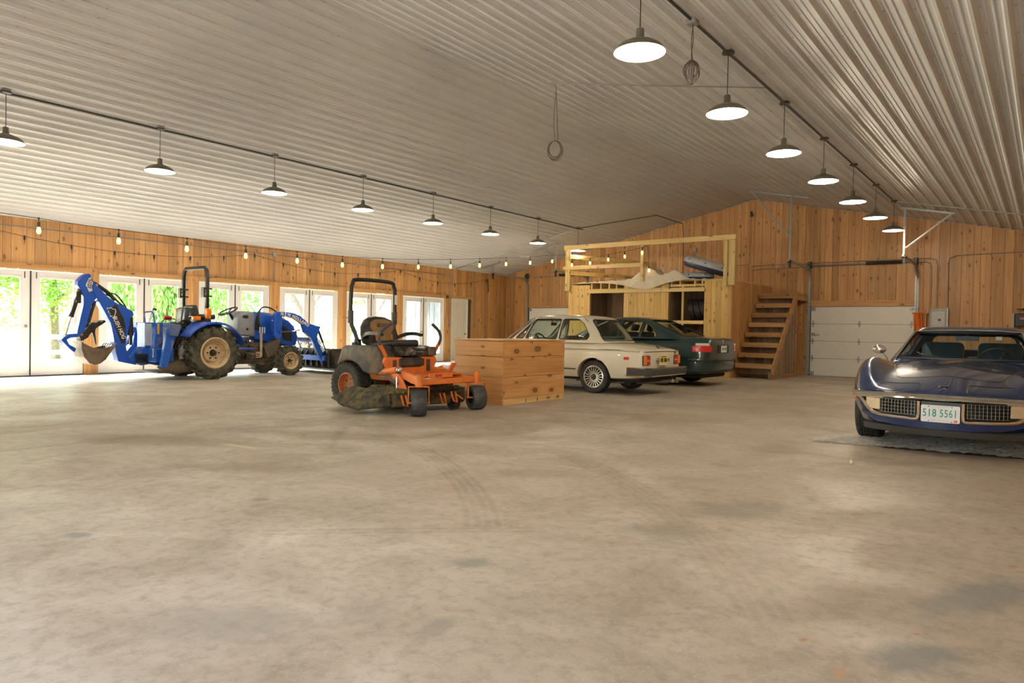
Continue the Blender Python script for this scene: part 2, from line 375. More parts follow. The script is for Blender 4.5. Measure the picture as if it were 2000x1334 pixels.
# ---- concrete
def concrete():
    mt, nd, lk, b = nt('stained concrete')
    geo = N(nd, 'ShaderNodeNewGeometry'); pos = geo.outputs['Position']
    def noise(sc, det=5, ro=.6, dist=0, vec=None):
        n = N(nd, 'ShaderNodeTexNoise', ins={'Scale': sc, 'Detail': det, 'Roughness': ro, 'Distortion': dist}); lk.new(vec or pos, n.inputs['Vector']); return n.outputs[0]
    big = noise(.35, 5, .55); med = noise(1.3, 6, .65, .6); fine = noise(14, 6, .7); grit = noise(70, 3, .6)
    c = ramp_out(nd, lk, big, [(.32, (.415, .35, .275)), (.5, (.475, .415, .335)), (.68, (.53, .475, .395))])
    c = mix(nd, lk, ramp_out(nd, lk, med, [(.43, 0), (.68, .65)]), c, (.285, .235, .172))
    c = mix(nd, lk, ramp_out(nd, lk, noise(.8, 4, .5, 1.2), [(.56, 0), (.70, .5)]), c, (.66, .61, .52))
    c = mix(nd, lk, ramp_out(nd, lk, fine, [(.46, 0), (.72, .7)]), c, (.25, .21, .16))
    c = mix(nd, lk, ramp_out(nd, lk, grit, [(.56, 0), (.78, .5)]), c, (.62, .56, .47))
    c = mix(nd, lk, ramp_out(nd, lk, noise(120, 2, .5), [(.66, 0), (.74, .6)]), c, (.16, .13, .10))
    # broom texture streaks running with the long axis of the slab
    m_ = N(nd, 'ShaderNodeMapping'); m_.inputs['Scale'].default_value = (14, 1.6, 1); m_.inputs['Rotation'].default_value = (0, 0, radians(52)); lk.new(pos, m_.inputs[0])
    st = noise(1, 4, .7, 0, m_.outputs[0]); c = mix(nd, lk, ramp_out(nd, lk, st, [(.55, 0), (.8, .3)]), c, (.27, .23, .185))
    # separate stains: x, y, rx, ry, rot, strength, colour
    sp = N(nd, 'ShaderNodeSeparateXYZ'); lk.new(pos, sp.inputs[0])
    wob = noise(4.5, 8, .75)
    for (x, y, rx, ry, rot, s, col) in STAINS:
        dx = math_(nd, lk, 'SUBTRACT', sp.outputs[0], x); dy = math_(nd, lk, 'SUBTRACT', sp.outputs[1], y)
        a = math_(nd, lk, 'ADD', math_(nd, lk, 'MULTIPLY', dx, cos(rot) / rx), math_(nd, lk, 'MULTIPLY', dy, sin(rot) / rx))
        e = math_(nd, lk, 'ADD', math_(nd, lk, 'MULTIPLY', dx, -sin(rot) / ry), math_(nd, lk, 'MULTIPLY', dy, cos(rot) / ry))
        d = math_(nd, lk, 'SQRT', math_(nd, lk, 'ADD', math_(nd, lk, 'MULTIPLY', a, a), math_(nd, lk, 'MULTIPLY', e, e)))
        d = math_(nd, lk, 'ADD', d, math_(nd, lk, 'MULTIPLY', math_(nd, lk, 'SUBTRACT', wob, .5), 1.5))
        k = ramp_out(nd, lk, d, [(.45, 1), (1.0, 0)])
        c = mix(nd, lk, math_(nd, lk, 'MULTIPLY', k, min(.92, s * 1.45)), c, col)
    # tyre tracks: thin parallel grooves of dust inside a curved band
    for (cx, cy, R, a0, a1, wdt, s) in TRACKS:
        dx = math_(nd, lk, 'SUBTRACT', sp.outputs[0], cx); dy = math_(nd, lk, 'SUBTRACT', sp.outputs[1], cy)
        d = math_(nd, lk, 'SUBTRACT', math_(nd, lk, 'SQRT', math_(nd, lk, 'ADD', math_(nd, lk, 'MULTIPLY', dx, dx), math_(nd, lk, 'MULTIPLY', dy, dy))), R)
        band = ramp_out(nd, lk, math_(nd, lk, 'MULTIPLY', math_(nd, lk, 'ABSOLUTE', d), 1 / wdt), [(.8, 1), (1.0, 0)])
        ang = math_(nd, lk, 'ARCTAN2', dy, dx)
        seg = math_(nd, lk, 'MULTIPLY', math_(nd, lk, 'GREATER_THAN', ang, a0), math_(nd, lk, 'LESS_THAN', ang, a1))
        gr = ramp_out(nd, lk, math_(nd, lk, 'ABSOLUTE', math_(nd, lk, 'SINE', math_(nd, lk, 'MULTIPLY', d, 55))), [(.3, .25), (.75, 1)])
        k = math_(nd, lk, 'MULTIPLY', math_(nd, lk, 'MULTIPLY', band, seg), math_(nd, lk, 'MULTIPLY', gr, math_(nd, lk, 'MULTIPLY', ramp_out(nd, lk, med, [(.35, .3), (.6, 1)]), s * 1.2)))
        c = mix(nd, lk, k, c, (.26, .215, .16))
    lk.new(c, b.inputs['Base Color'])
    lk.new(ramp_out(nd, lk, med, [(.35, .38), (.65, .62)]), b.inputs['Roughness'])
    b.inputs['Specular IOR Level'].default_value = .42
    bp = N(nd, 'ShaderNodeBump', ins={'Strength': .25, 'Distance': .004}); lk.new(fine, bp.inputs['Height']); lk.new(bp.outputs[0], b.inputs['Normal'])
    return mt
GRY = (.24, .23, .20); BRN = (.25, .19, .125); OXI = (.45, .22, .08)
STAINS = [(-2.10, 2.49, .13, .10, .6, .55, GRY), (-3.89, 1.52, .10, .07, .7, .55, GRY), (-3.87, 2.55, .08, .06, .5, .55, GRY), (-2.33, 1.42, .20, .42, -.9, .38, (.30, .28, .24)), (-2.05, 1.78, .14, .2, .3, .3, (.30, .28, .24)),
          (-1.50, 4.30, .42, .30, .8, .5, (.23, .20, .15)), (-1.65, 3.6, .3, .2, .8, .4, (.24, .21, .16)), (-3.05, 4.37, .5, .25, .7, .42, BRN), (-.2, 3.55, .16, .45, -.4, .5, (.22, .23, .215)), (-.33, 2.72, .14, .22, -.5, .55, (.21, .215, .20)),
          (-1.73, 1.85, .06, .16, .2, .35, GRY), (-5.6, 4.5, 1.0, .4, .4, .4, BRN), (-4.5, 5.6, 1.0, .35, .6, .4, BRN), (-6.6, 3.2, 1.5, .35, .5, .45, BRN), (-4.9, 3.0, .7, .25, .6, .35, BRN),
          (-.36, 2.94, .022, .015, .5, .75, OXI), (-.67, 2.62, .030, .012, 1.1, .75, OXI), (-.11, 4.12, .03, .02, .3, .75, OXI), (-.51, 2.44, .03, .045, .3, .5, (.5, .30, .15)),
          (-5.72, 3.55, .30, .06, .15, .6, (.62, .52, .36)), (-1.0, 6.9, .7, .25, .1, .3, BRN), (-2.05, 7.0, .25, .7, .0, .35, BRN), (-3.9, 8.2, 1.2, .9, .4, .25, BRN), (-3.0, 11.0, 1.5, 2.0, .2, .25, BRN)]
TRACKS = [(-7.18, -1.17, 6.3, .72, 1.30, .12, .5), (-7.18, -1.17, 7.45, .55, 1.05, .12, .3), (10.95, -11.95, 20.0, 2.285, 2.36, .07, .45), (1.6, 5.6, 3.7, 2.6, 3.6, .11, .35)]
CONC = concrete()

# ================================================================== FLOOR
floor = MB().bx(LX - .4, RX + .4, FY - .4, BY + .4, -.30, -.08).build('floor', plain('sub base', (.12, .10, .08), .9), smooth=0)
tag(floor, 'wide stained concrete floor with one long saw cut joint', 'floor', kind='structure')
MB().bx(LX - .3, RIDX - .006, FY - .3, BY + .3, -.08, 0).build('slab', CONC, floor, smooth=0, bevel=.004)
MB().bx(RIDX + .006, RX + .3, FY - .3, BY + .3, -.08, 0).build('slab', CONC, floor, smooth=0, bevel=.004)

# ================================================================== LEFT WALL  (glazed doors)
SEAM = [5.311 + 2.185 * k for k in range(-3, 6)]          # the last six are in the picture
HALF, DH = .945, 2.085
EDOOR = (17.52, 18.36)                                     # six-panel entry door
opens = [(s - HALF, s + HALF, DH + .01) for s in SEAM] + [(EDOOR[0], EDOOR[1], 2.115)]
wl_ = MB().bx(LX - .20, LX - .022, FY - .2, BY, 2.12, EAVE + .05)
prev = FY - .2
for a, b_, h in opens:
    wl_.bx(LX - .20, LX - .022, prev, a, 0, 2.12); prev = b_
wl_.bx(LX - .20, LX - .022, prev, BY, 0, 2.12)
wall_l = wl_.build('wall_left', plain('wall sheathing', (.10, .05, .02), .9), smooth=0)
tag(wall_l, 'long left wall of orange knotty pine boards above glazed doors', 'wall', kind='structure')
def board_obj(name, v8, mat, parent):
    me = bpy.data.meshes.new(name); me.from_pydata(v8, [], [(0, 3, 2, 1), (4, 5, 6, 7), (0, 1, 5, 4), (1, 2, 6, 5), (2, 3, 7, 6), (3, 0, 4, 7)]); me.materials.append(mat)
    o = bpy.data.objects.new(name, me); COL.objects.link(o); o.parent = parent; return o
rb = random.Random(3)
y = 2.2
while y < BY - .03:
    wd = rb.choice((.14, .17, .2, .23, .26)); y1 = min(y + wd, BY - .005)
    zb = 2.20
    for a, b_, h in opens:
        if y1 > a - .02 and y < b_ + .02: break
    else:
        if (y + y1) / 2 > SEAM[-1] + HALF + .25: zb = .0
    d = rb.uniform(0, .006)
    spans = [(zb, EAVE - .004)]
    if (y + y1) / 2 > EDOOR[0] - .1 and (y + y1) / 2 < EDOOR[1] + .1: spans = [(2.115, EAVE - .004)]
    for z0, z1 in spans:
        x0, x1 = LX - .022, LX - d
        board_obj('board', [(x0, y + .003, z0), (x1, y + .003, z0), (x1, y1 - .003, z0), (x0, y1 - .003, z0), (x0, y + .003, z1), (x1, y + .003, z1), (x1, y1 - .003, z1), (x0, y1 - .003, z1)], PINE, wall_l)
    y = y1
# posts between the doors and header trim
DN = ['glazed double door cut by the left edge of the picture', 'glazed double door behind the backhoe boom', 'glazed double door behind the tractor steering wheel', 'glazed double door behind the loader arm', 'glazed double door behind the mower roll bar', 'glazed double door nearest the far corner']
def dname(k): return DN[k - 3] if k > 2 else 'glazed double door outside the picture, %s left of the frame' % ('third', 'second', 'first')[k]
TN = 1
for k in range(len(SEAM)):
    s = SEAM[k]
    hd = MB().bx(LX, LX + .035, s - HALF - .02, s + HALF + .02, DH + .012, DH + .115).build('trim_%d' % TN, PINEY, smooth=0, bevel=.003)
    tag(hd, 'flat pine header board over ' + dname(k), 'trim', 'door header boards', 'structure'); TN += 1
    a = s + HALF; b_ = (SEAM[k + 1] - HALF) if k + 1 < len(SEAM) else EDOOR[0] - .02
    if k + 1 == len(SEAM): a += 0
    post = MB().bx(LX - .06, LX + .03, a + .01, a + (b_ - a) * .5 - .004, 0, 2.21 if k + 1 < len(SEAM) else 2.1).build('trim_%d' % TN, PINE, smooth=0, bevel=.003)
    tag(post, 'pine post of two boards right of ' + dname(k), 'post', 'posts between glazed doors', 'structure'); TN += 1
    MB().bx(LX - .06, LX + .015, a + (b_ - a) * .5 + .004, b_ - .01, 0, 2.21 if k + 1 < len(SEAM) else 2.1).build('board', PINE, post, smooth=0, bevel=.003)
hd = MB().bx(LX, LX + .035, EDOOR[0] - .05, EDOOR[1] + .22, 2.115, 2.185).build('trim_%d' % TN, PINEY, smooth=0, bevel=.003); TN += 1
tag(hd, 'short pine header board over the closed six panel entry door', 'trim', kind='structure')

# glazed double doors
def leaf(parent, s, sgn, handle):
    """one glazed leaf; s = seam, sgn = +1 far side, -1 near side"""
    y0, y1 = s + sgn * .012, s + sgn * (HALF - .012)
    g0, g1 = s + sgn * .165, s + sgn * .775
    lo, hi = min(y0, y1), max(y0, y1); ga, gb = min(g0, g1), max(g0, g1); gz0, gz1 = .27, 1.945
    x0, x1 = LX - .085, LX - .04
    m_ = MB().bx(x0, x1, lo, ga, .02, DH - .01).bx(x0, x1, gb, hi, .02, DH - .01).bx(x0, x1, ga, gb, .02, gz0).bx(x0, x1, ga, gb, gz1, DH - .01)
    lf = m_.build('leaf', WHITE, parent, smooth=0)
    fr = MB()
    for a, b_, c, d in ((ga - .025, ga + .012, gz0 - .025, gz1 + .025), (gb - .012, gb + .025, gz0 - .025, gz1 + .025), (ga, gb, gz0 - .025, gz0 + .012), (ga, gb, gz1 - .012, gz1 + .025)):
        fr.bx(x1 - .004, x1 + .012, a, b_, c, d)
    fr.build('glazing_bead', WHITE, lf, smooth=0, bevel=.004)
    MB().bx(x0 + .018, x0 + .024, ga, gb, gz0, gz1).build('glass', GLASS, lf, smooth=0)
    MB().bx(x1, x1 + .006, s + sgn * .10 - .008, s + sgn * .10 + .008, DH - .16, DH - .035).build('flush_bolt', DKMETAL, lf, smooth=0)
    for hz in (.25, 1.05, 1.85):
        MB().cyl((x1 + .008, s + sgn * (HALF - .006), hz - .05), (x1 + .008, s + sgn * (HALF - .006), hz + .05), .009, n=8).build('hinge', BRASS, lf)
    if handle:
        h = MB().lathe([(.001, .02), (.026, .018), (.028, 0), (.001, 0)], (x1, s + sgn * .075, .98), (1, 0, 0), 14)
        h.cyl((x1, s + sgn * .075, .98), (x1 + .05, s + sgn * .075, .98), .009, n=8).cyl((x1 + .05, s + sgn * .075, .98), (x1 + .045, s + sgn * .175, .975), .009, .007, n=8)
        h.build('handle', BRASS, lf)
for k, s in enumerate(SEAM):
    d = thing('door_%d' % (k + 1), 'white ' + dname(k), 'door', (0, 0, 0), 0, 'white glazed double doors', 'structure')
    leaf(d, s, -1, True); leaf(d, s, 1, False)
    MB().bx(LX - .075, LX - .028, s - .011, s + .011, .02, DH - .01).build('astragal', DKMETAL, d, smooth=0)
    jm = MB().bx(LX - .12, LX - .02, s - HALF, s - HALF + .014, 0, DH).bx(LX - .12, LX - .02, s + HALF - .014, s + HALF, 0, DH).bx(LX - .12, LX - .02, s - HALF, s + HALF, DH - .004, DH + .012)
    jm.build('jamb', WHITE, d, smooth=0)
    MB().bx(LX - .13, LX - .01, s - HALF, s + HALF, .0, .018).build('threshold', DKMETAL, d, smooth=0)
# six-panel entry door
d = thing('door_10', 'cream six panel entry door with brass knob near the far corner', 'door', kind='structure')
y0, y1 = EDOOR[0] + .03, EDOOR[1] - .07
MB().bx(LX - .06, LX - .035, y0, y1, .01, 2.08).build('leaf', CREAM, d, smooth=0)
st = MB(); wy = y1 - y0; xs0, xs1 = LX - .036, LX - .024
for a, b_ in ((y0, y0 + .11), (y1 - .11, y1), ((y0 + y1) / 2 - .045, (y0 + y1) / 2 + .045)): st.bx(xs0, xs1, a, b_, .01, 2.08)
for a, b_ in ((.01, .22), (.86, 1.02), (1.62, 1.72), (1.97, 2.08)):
    st.bx(xs0, xs1, y0 + .11, (y0 + y1) / 2 - .045, a, b_).bx(xs0, xs1, (y0 + y1) / 2 + .045, y1 - .11, a, b_)
st.build('stile_and_rail', CREAM, d, smooth=0)
for a, b_ in ((y0 + .125, (y0 + y1) / 2 - .06), ((y0 + y1) / 2 + .06, y1 - .125)):
    for c, e in ((.235, .845), (1.035, 1.605), (1.735, 1.955)):
        MB().bx(xs0, xs1 - .003, a, b_, c, e).build('panel', CREAM, d, smooth=0, bevel=.006)
MB().bx(LX - .1, LX - .005, y1 + .004, EDOOR[1], 0, 2.115).bx(LX - .1, LX - .005, EDOOR[0], y0 - .004, 0, 2.115).bx(LX - .1, LX - .02, y0, y1, 2.083, 2.115).build('jamb', WHITE, d, smooth=0)
MB().lathe([(.001, .06), (.022, .055), (.03, .04), (.022, .022), (.012, .018), (.012, .006), (.03, .005), (.03, 0), (.001, 0)], (xs1, y1 - .065, .93), (1, 0, 0), 14).build('door_knob', plain('brass', (.60, .40, .14), .25, 1), d)

# ================================================================== BACK WALL (gable)
GD = [(-5.245, -2.74, 'right'), (-14.83, -12.36, 'left')]; GH = 1.889
wb = MB()
cuts = sorted([(a, b_) for a, b_, _ in GD])
prev = LX - .2
for a, b_ in cuts:
    wb.bx(prev, a, BY + .022, BY + .20, 0, GH); prev = b_
wb.bx(prev, RX + .2, BY + .022, BY + .20, 0, GH)
wb.prism([(LX - .2, GH), (RX + .2, GH), (RX + .2, ceil_z(RX + .2)), (RIDX, RIDZ), (LX - .2, ceil_z(LX - .2))], 'y', BY + .022, BY + .20)
wall_b = wb.build('wall_back', plain('gable sheathing', (.09, .045, .02), .9), smooth=0)
tag(wall_b, 'far gable end wall of vertical knotty pine boards', 'wall', kind='structure')
x = LX; rb = random.Random(11)
while x < .6:
    wd = rb.choice((.14, .16, .19, .22, .25)); x1 = x + wd; d = rb.uniform(0, .006)
    mid = (x + x1) / 2; z0 = 0
    for a, b_, _ in GD:
        if mid > a and mid < b_: z0 = GH + .005
        elif x < a < x1 or x < b_ < x1: z0 = 0
    a_, c_ = x + .003, x1 - .003
    for a, b_, _ in GD:
        if z0 == 0 and a_ < a < c_: c_ = a
        if z0 == 0 and a_ < b_ < c_: a_ = b_
    ya, yb = BY + d, BY + .022
    if not (a_ < RIDX < c_):
        za, zc = ceil_z(a_) - .004, ceil_z(c_) - .004
    else: za = zc = ceil_z(c_) - .01
    board_obj('board', [(a_, ya, z0), (c_, ya, z0), (c_, yb, z0), (a_, yb, z0), (a_, ya, za), (c_, ya, zc), (c_, yb, zc), (a_, yb, za)], PINEB, wall_b)
    x = x1
# silver edge trim where the ceiling meets the gable
et = MB().beam((LX, BY - .02, ceil_z(LX) - .03), (RIDX, BY - .02, RIDZ - .03), .02, .014).beam((RIDX, BY - .02, RIDZ - .03), (RX, BY - .02, ceil_z(RX) - .03), .02, .014).build('trim_%d' % TN, plain('grey trim', (.42, .40, .36), .6), smooth=0); TN += 1
tag(et, 'thin silver metal edge trim along the top of the gable wall', 'trim', kind='structure')
hd = MB().bx(-5.27, -2.72, BY - .03, BY, GH + .10, GH + .16).bx(-5.23, -2.75, BY - .018, BY, GH, GH + .10).build('trim_%d' % TN, PINEX, smooth=0, bevel=.003); TN += 1
tag(hd, 'pine header boards over the garage door right of the stairs', 'trim', kind='structure')
hd = MB().bx(-14.85, -12.34, BY - .018, BY, GH, GH + .09).build('trim_%d' % TN, PINEX, smooth=0, bevel=.003); TN += 1
tag(hd, 'pine header board over the garage door left of the loft', 'trim', kind='structure')
# the two walls behind and beside the camera
for nm, lab, m_ in (('wall_right', 'plain pine wall on the right, beyond the dark blue sports car', MB().bx(RX, RX + .2, FY - .2, BY + .2, 0, ceil_z(RX) + .02)),
                    ('wall_front', 'pine gable wall behind the camera with one unseen open bay added for daylight', MB().prism([(LX - .2, 2.6), (RX + .2, 2.6), (RX + .2, ceil_z(RX + .2)), (RIDX, RIDZ), (LX - .2, ceil_z(LX - .2))], 'y', FY - .2, FY).bx(LX - .2, -4.4, FY - .2, FY, 0, 2.6).bx(-1.6, RX + .2, FY - .2, FY, 0, 2.6))):  # unseen open bay added to bring daylight onto the near floor
    tag(m_.build(nm, PINEB, smooth=0), lab, 'wall', kind='structure')

# sectional garage doors
def garage(n, x0, x1, side):
    lab = 'white four section garage door with galvanized tracks, %s' % ('right of the stairs' if side == 'right' else 'left of the loft behind the white car')
    d = thing('door_%d' % n, lab, 'garage door', kind='structure')
    sh = GH / 4; yb = BY + .03; xm = (x0 + x1) / 2
    for i in range(4):
        p = MB().bx(x0 + .004, x1 - .004, yb, yb + .045, i * sh + .003, (i + 1) * sh - .003).build('panel', GDOOR, d, smooth=0, bevel=.004)
        for xx in (x0 + .06, x0 + (x1 - x0) * .49, x1 - .06):
            if i < 3:
                h = MB().box((xx, yb - .006, (i + 1) * sh), (.035, .012, .17)).box((xx, yb - .014, (i + 1) * sh), (.09, .018, .035)).cyl((xx - .05, yb - .016, (i + 1) * sh), (xx + .05, yb - .016, (i + 1) * sh), .011, n=8)
                h.build('hinge', GALV, p, smooth=0)
        if i in (0, 3):
            zz = .06 if i == 0 else GH - .07
            for xx, sg in ((x0 + .06, 1), (x1 - .06, -1)): MB().box((xx, yb - .01, zz), (.11, .02, .1)).cyl((xx, yb - .03, zz), (xx - sg * .1, yb - .03, zz), .012, n=8).build('roller_bracket', GALV, p, smooth=0)
    MB().bx(x0 - .03, x1 + .03, BY + .08, BY + .11, 0, GH + .05).build('light_seal', DKMETAL, d, smooth=0)  # added sheet that stops sky light leaking through the panel gaps
    lk_ = MB().box((x0 + .06, yb - .012, sh * 2.38), (.12, .022, .09)).cyl((x0 + .1, yb - .015, sh * 2.36), (x0 + .24, yb - .015, sh * 2.36), .011, n=8)
    lk_.build('slide_lock', GALV, d, smooth=0)
    for xx, sg in ((x0 - .02, -1), (x1 + .02, 1)):
        R_ = .32; zt = 2.92; ytr = BY - .05
        pts = [(xx, ytr, .03), (xx, ytr, zt - R_)] + [(xx, ytr - R_ + R_ * cos(t), zt - R_ + R_ * sin(t)) for t in [pi / 2 * j / 7 for j in range(1, 8)]] + [(xx, BY - 2.12, zt + .05)]
        MB().tube(pts, 0, sq=(.026, .02), up=(1, 0, 0)).build('track', GALV, d, smooth=0)
        MB().bx(xx + (.02 if sg > 0 else -.06), xx + (.06 if sg > 0 else -.02), BY - .03, BY - .004, 0, zt - .35).build('track_angle', GALV, d, smooth=0)
        # hanger from the ceiling at the end of the horizontal track
        yh = BY - 2.03; tz = ceil_z(xx) - .05
        hg = MB().bx(xx - .02, xx + .02, yh - .002, yh + .002, zt + .02, tz).bx(xx - .002, xx + .002, yh - .02, yh + .02, zt + .02, tz)
        if side == 'right':
            xa, xb, xd = ((xx - 1.08, xx + .42, xx - 1.0) if sg < 0 else (xx - .1, xx + .98, xx + .95))
        else: xa, xb, xd = ((xx - .5, xx + .3, xx + .28) if sg < 0 else (xx - .9, xx + .1, xx - .45))
        zi = lambda q: ceil_z(q) - .045
        if xa < RIDX < xb: xa = RIDX + .02; xd = max(xd, xa)
        hg.beam((xa, yh, zi(xa)), (xb, yh, zi(xb)), .04, .006).beam((xa, yh + .018, zi(xa) - .018), (xb, yh + .018, zi(xb) - .018), .005, .036)
        if side == 'left' and sg > 0: zl = 3.3
        else: zl = zt + (.62 if sg < 0 else .2)
        hg.beam((xx, yh, zl), (xd, yh, zi(xd)), .036, .006).beam((xx, yh + .016, zl), (xd, yh + .016, zi(xd)), .005, .036)
        hg.build('hanger', GALV, d, smooth=0)
        MB().cyl((xx - .03, yh - .03, zt + .02), (xx + .05, yh - .03, zt + .02), .04, n=10).box((xx + .02, yh - .03, zt - .06), (.04, .05, .16)).build('stop_bracket', BLACKP, d, smooth=30)
        MB().lathe([(.02, -.04), (.095, -.04), (.095, .04), (.02, .04)], (xx + .0, BY - .11, zt + .09), (1, 0, 0), 18).build('cable_drum', DKMETAL, d)
        MB().bx(xx - .008, xx + .008, BY - .2, BY, zt - .08, zt + .16).build('bearing_plate', GALV, d, smooth=0)
    MB().cyl((x0 - .05, BY - .11, 3.01), (x1 + .05, BY - .11, 3.01), .014, n=10).build('torsion_shaft', GALV, d)
    sp = MB(); xa, xb = (xm + .12, x1 - .3)
    sp.tube([(xa + (xb - xa) * i / 260, BY - .11 + .036 * cos(i * .9), 3.01 + .036 * sin(i * .9)) for i in range(261)], .011, n=5)
    sp.build('torsion_spring', BLACKP, d)
    return d
garage(11, *GD[0]); garage(12, *GD[1])

# ================================================================== CEILING
cl = MB().prism([(LX - .2, EAVE + .06), (RIDX, RIDZ + .10), (RX + .2, ceil_z(RX + .2) + .10), (RX + .2, ceil_z(RX + .2) + .25), (RIDX, RIDZ + .25), (LX - .2, EAVE + .25)], 'y', FY - .2, BY + .25)
ceiling = cl.build('ceiling', plain('roof deck', (.2, .2, .2), .8), smooth=0)
tag(ceiling, 'low pitched ceiling of ribbed pale steel liner panels', 'ceiling', kind='structure')
SLEN = sqrt(1 + SLOPE ** 2) * 9.0; NP = 10; PW = SLEN / NP; PL = (BY - FY) / 4
rib = PW / 4
prof = []
for i in range(4):
    o_ = i * rib
    prof += [(o_, 0), (o_ + .026, -.036), (o_ + .052, -.036), (o_ + .078, 0), (o_ + .112, 0), (o_ + .118, -.007), (o_ + .129, -.007), (o_ + .135, 0), (o_ + .170, 0), (o_ + .176, -.007), (o_ + .187, -.007), (o_ + .193, 0)]
prof.append((PW, 0))
pm = MB(); k = len(prof)
pm.add([(a, 0, b_) for a, b_ in prof] + [(a, PL + .03, b_ - .0012) for a, b_ in prof] , [(i, i + 1, k + i + 1, k + i) for i in range(k - 1)])
panel_me = pm.mesh('ceiling_panel', smooth=0, fix=False); panel_me.materials.append(CEIL)
ang = math.atan(SLOPE)
for side in (0, 1):
    for i in range(NP):
        for j in range(4):
            p = bpy.data.objects.new('ceiling_panel', panel_me); COL.objects.link(p); p.parent = ceiling
            if side == 0:
                p.location = (LX + i * PW * cos(ang), FY + j * PL, EAVE + i * PW * sin(ang) + .0008 * (j % 2)); p.rotation_euler = (0, -ang, 0)
            else:
                p.location = (RIDX + i * PW * cos(ang), FY + j * PL, RIDZ - i * PW * sin(ang) + .0008 * (j % 2)); p.rotation_euler = (0, ang, 0)
scr = MB()
for side in (0, 1):
    for i in range(NP * 4):
        for j in range(39):
            a = i * rib + .095; yy = FY + .3 + j * .59
            if yy > BY - .05: continue
            if side == 0: c = (LX + a * cos(ang), yy, EAVE + a * sin(ang) - .001)
            else: c = (RIDX + a * cos(ang), yy, RIDZ - a * sin(ang) - .001)
            scr.add([(c[0] + .009 * cos(t), c[1] + .009 * sin(t), c[2] - (.004 if q else 0) - SLOPE * (.009 * cos(t)) * (1 if side else -1)) for q in (0, 1) for t in (0, pi / 2, pi, 3 * pi / 2)], [(4, 5, 6, 7), (0, 1, 5, 4), (1, 2, 6, 5), (2, 3, 7, 6), (3, 0, 4, 7)])
sc = scr.build('screws', plain('screw heads', (.42, .41, .38), .35, .7), ceiling, smooth=0, fix=False); sc['kind'] = 'stuff'
# ================================================================== OUTSIDE
def leafmat(name, c1, c2):
    mt, nd, lk, b = nt(name); geo = N(nd, 'ShaderNodeNewGeometry')
    ns = N(nd, 'ShaderNodeTexNoise', ins={'Scale': 1.4, 'Detail': 3}); lk.new(geo.outputs['Position'], ns.inputs['Vector'])
    r = ramp(nd, [(.3, c1), (.7, c2)]); lk.new(ns.outputs[0], r.inputs[0])
    df = N(nd, 'ShaderNodeBsdfDiffuse'); tl = N(nd, 'ShaderNodeBsdfTranslucent'); lk.new(r.outputs[0], df.inputs[0]); lk.new(r.outputs[0], tl.inputs[0])
    mx = N(nd, 'ShaderNodeMixShader'); mx.inputs[0].default_value = .4; lk.new(df.outputs[0], mx.inputs[1]); lk.new(tl.outputs[0], mx.inputs[2])
    lk.new(mx.outputs[0], nd['Material Output'].inputs[0]); return mt
LEAF1 = leafmat('spring leaves', (.16, .30, .07), (.34, .48, .14)); LEAF2 = leafmat('deep leaves', (.10, .22, .07), (.22, .36, .12))
BARK = plain('bark', (.16, .12, .08), .9, var=.4, bump=.5, scale=12)
GRASS = plain('lawn', (.42, .46, .22), .9, var=.3, scale=1.5)
lawn = MB().grid(lambda u, v: Vector((-16.08 - 70 * u ** 1.6, -2.7 + 73 * v, -.12 + max(0, u ** 1.6 * 70 - 12) * .10 + .05 * sin(v * 40 + u * 9))), 30, 30).build('lawn', GRASS)
tag(lawn, 'pale sunlit lawn rising outside the glazed doors', 'lawn', kind='stuff')
gv = MB().bx(-19.2, LX - .21, -20, 22, -.3, -.03).build('gravel_apron', plain('pale gravel', (.62, .58, .50), .95, var=.25, scale=40), smooth=0)
tag(gv, 'pale gravel apron just outside the glazed doors', 'gravel', kind='structure')
dv = MB().bx(-30, 30, -40, FY - .2, -.3, -.04).build('driveway', plain('pale drive gravel', (.50, .47, .41), .95, var=.25, scale=30), smooth=0)
tag(dv, 'pale gravel driveway outside the added open bay behind the camera', 'driveway', kind='structure')
def crown_mesh(seed, n, rx, rz, size, weep=0, lobes=9):
    r = random.Random(seed); mb = MB(); V = []; Fs = []
    L = [(r.uniform(-.55, .55) * rx, r.uniform(-.55, .55) * rx, r.uniform(-.5, .6) * rz, r.uniform(.35, .6)) for _ in range(lobes)]
    for i in range(n):
        lx, ly, lz, lr = r.choice(L)
        t = r.uniform(0, 2 * pi); ph = math.acos(r.uniform(-1, 1)); q = r.uniform(.55, 1) * lr
        c = Vector((lx + rx * q * sin(ph) * cos(t), ly + rx * q * sin(ph) * sin(t), lz + rz * q * cos(ph)))
        if weep: c.z -= r.random() ** 2 * weep
        a = Vector((r.gauss(0, 1), r.gauss(0, 1), r.gauss(0, .6))).normalized() * size * r.uniform(.6, 1.2)
        if weep: a = Vector((a.x * .35, a.y * .35, -abs(a.length)))
        b_ = a.cross(Vector((r.gauss(0, 1), r.gauss(0, 1), r.gauss(0, 1)))).normalized() * a.length * .42
        k = len(V); V += [c - a, c + b_, c + a, c - b_]; Fs.append((k, k + 1, k + 2, k + 3))
    mb.v = V; mb.f = Fs; return mb.mesh('crown', smooth=0, fix=False)
CM = [crown_mesh(1, 15000, 3.2, 3.0, .085), crown_mesh(2, 15000, 3.0, 3.4, .085), crown_mesh(5, 17000, 2.6, 2.4, .095, weep=2.6)]
CM[0].materials.append(LEAF1); CM[1].materials.append(LEAF2); CM[2].materials.append(LEAF1)
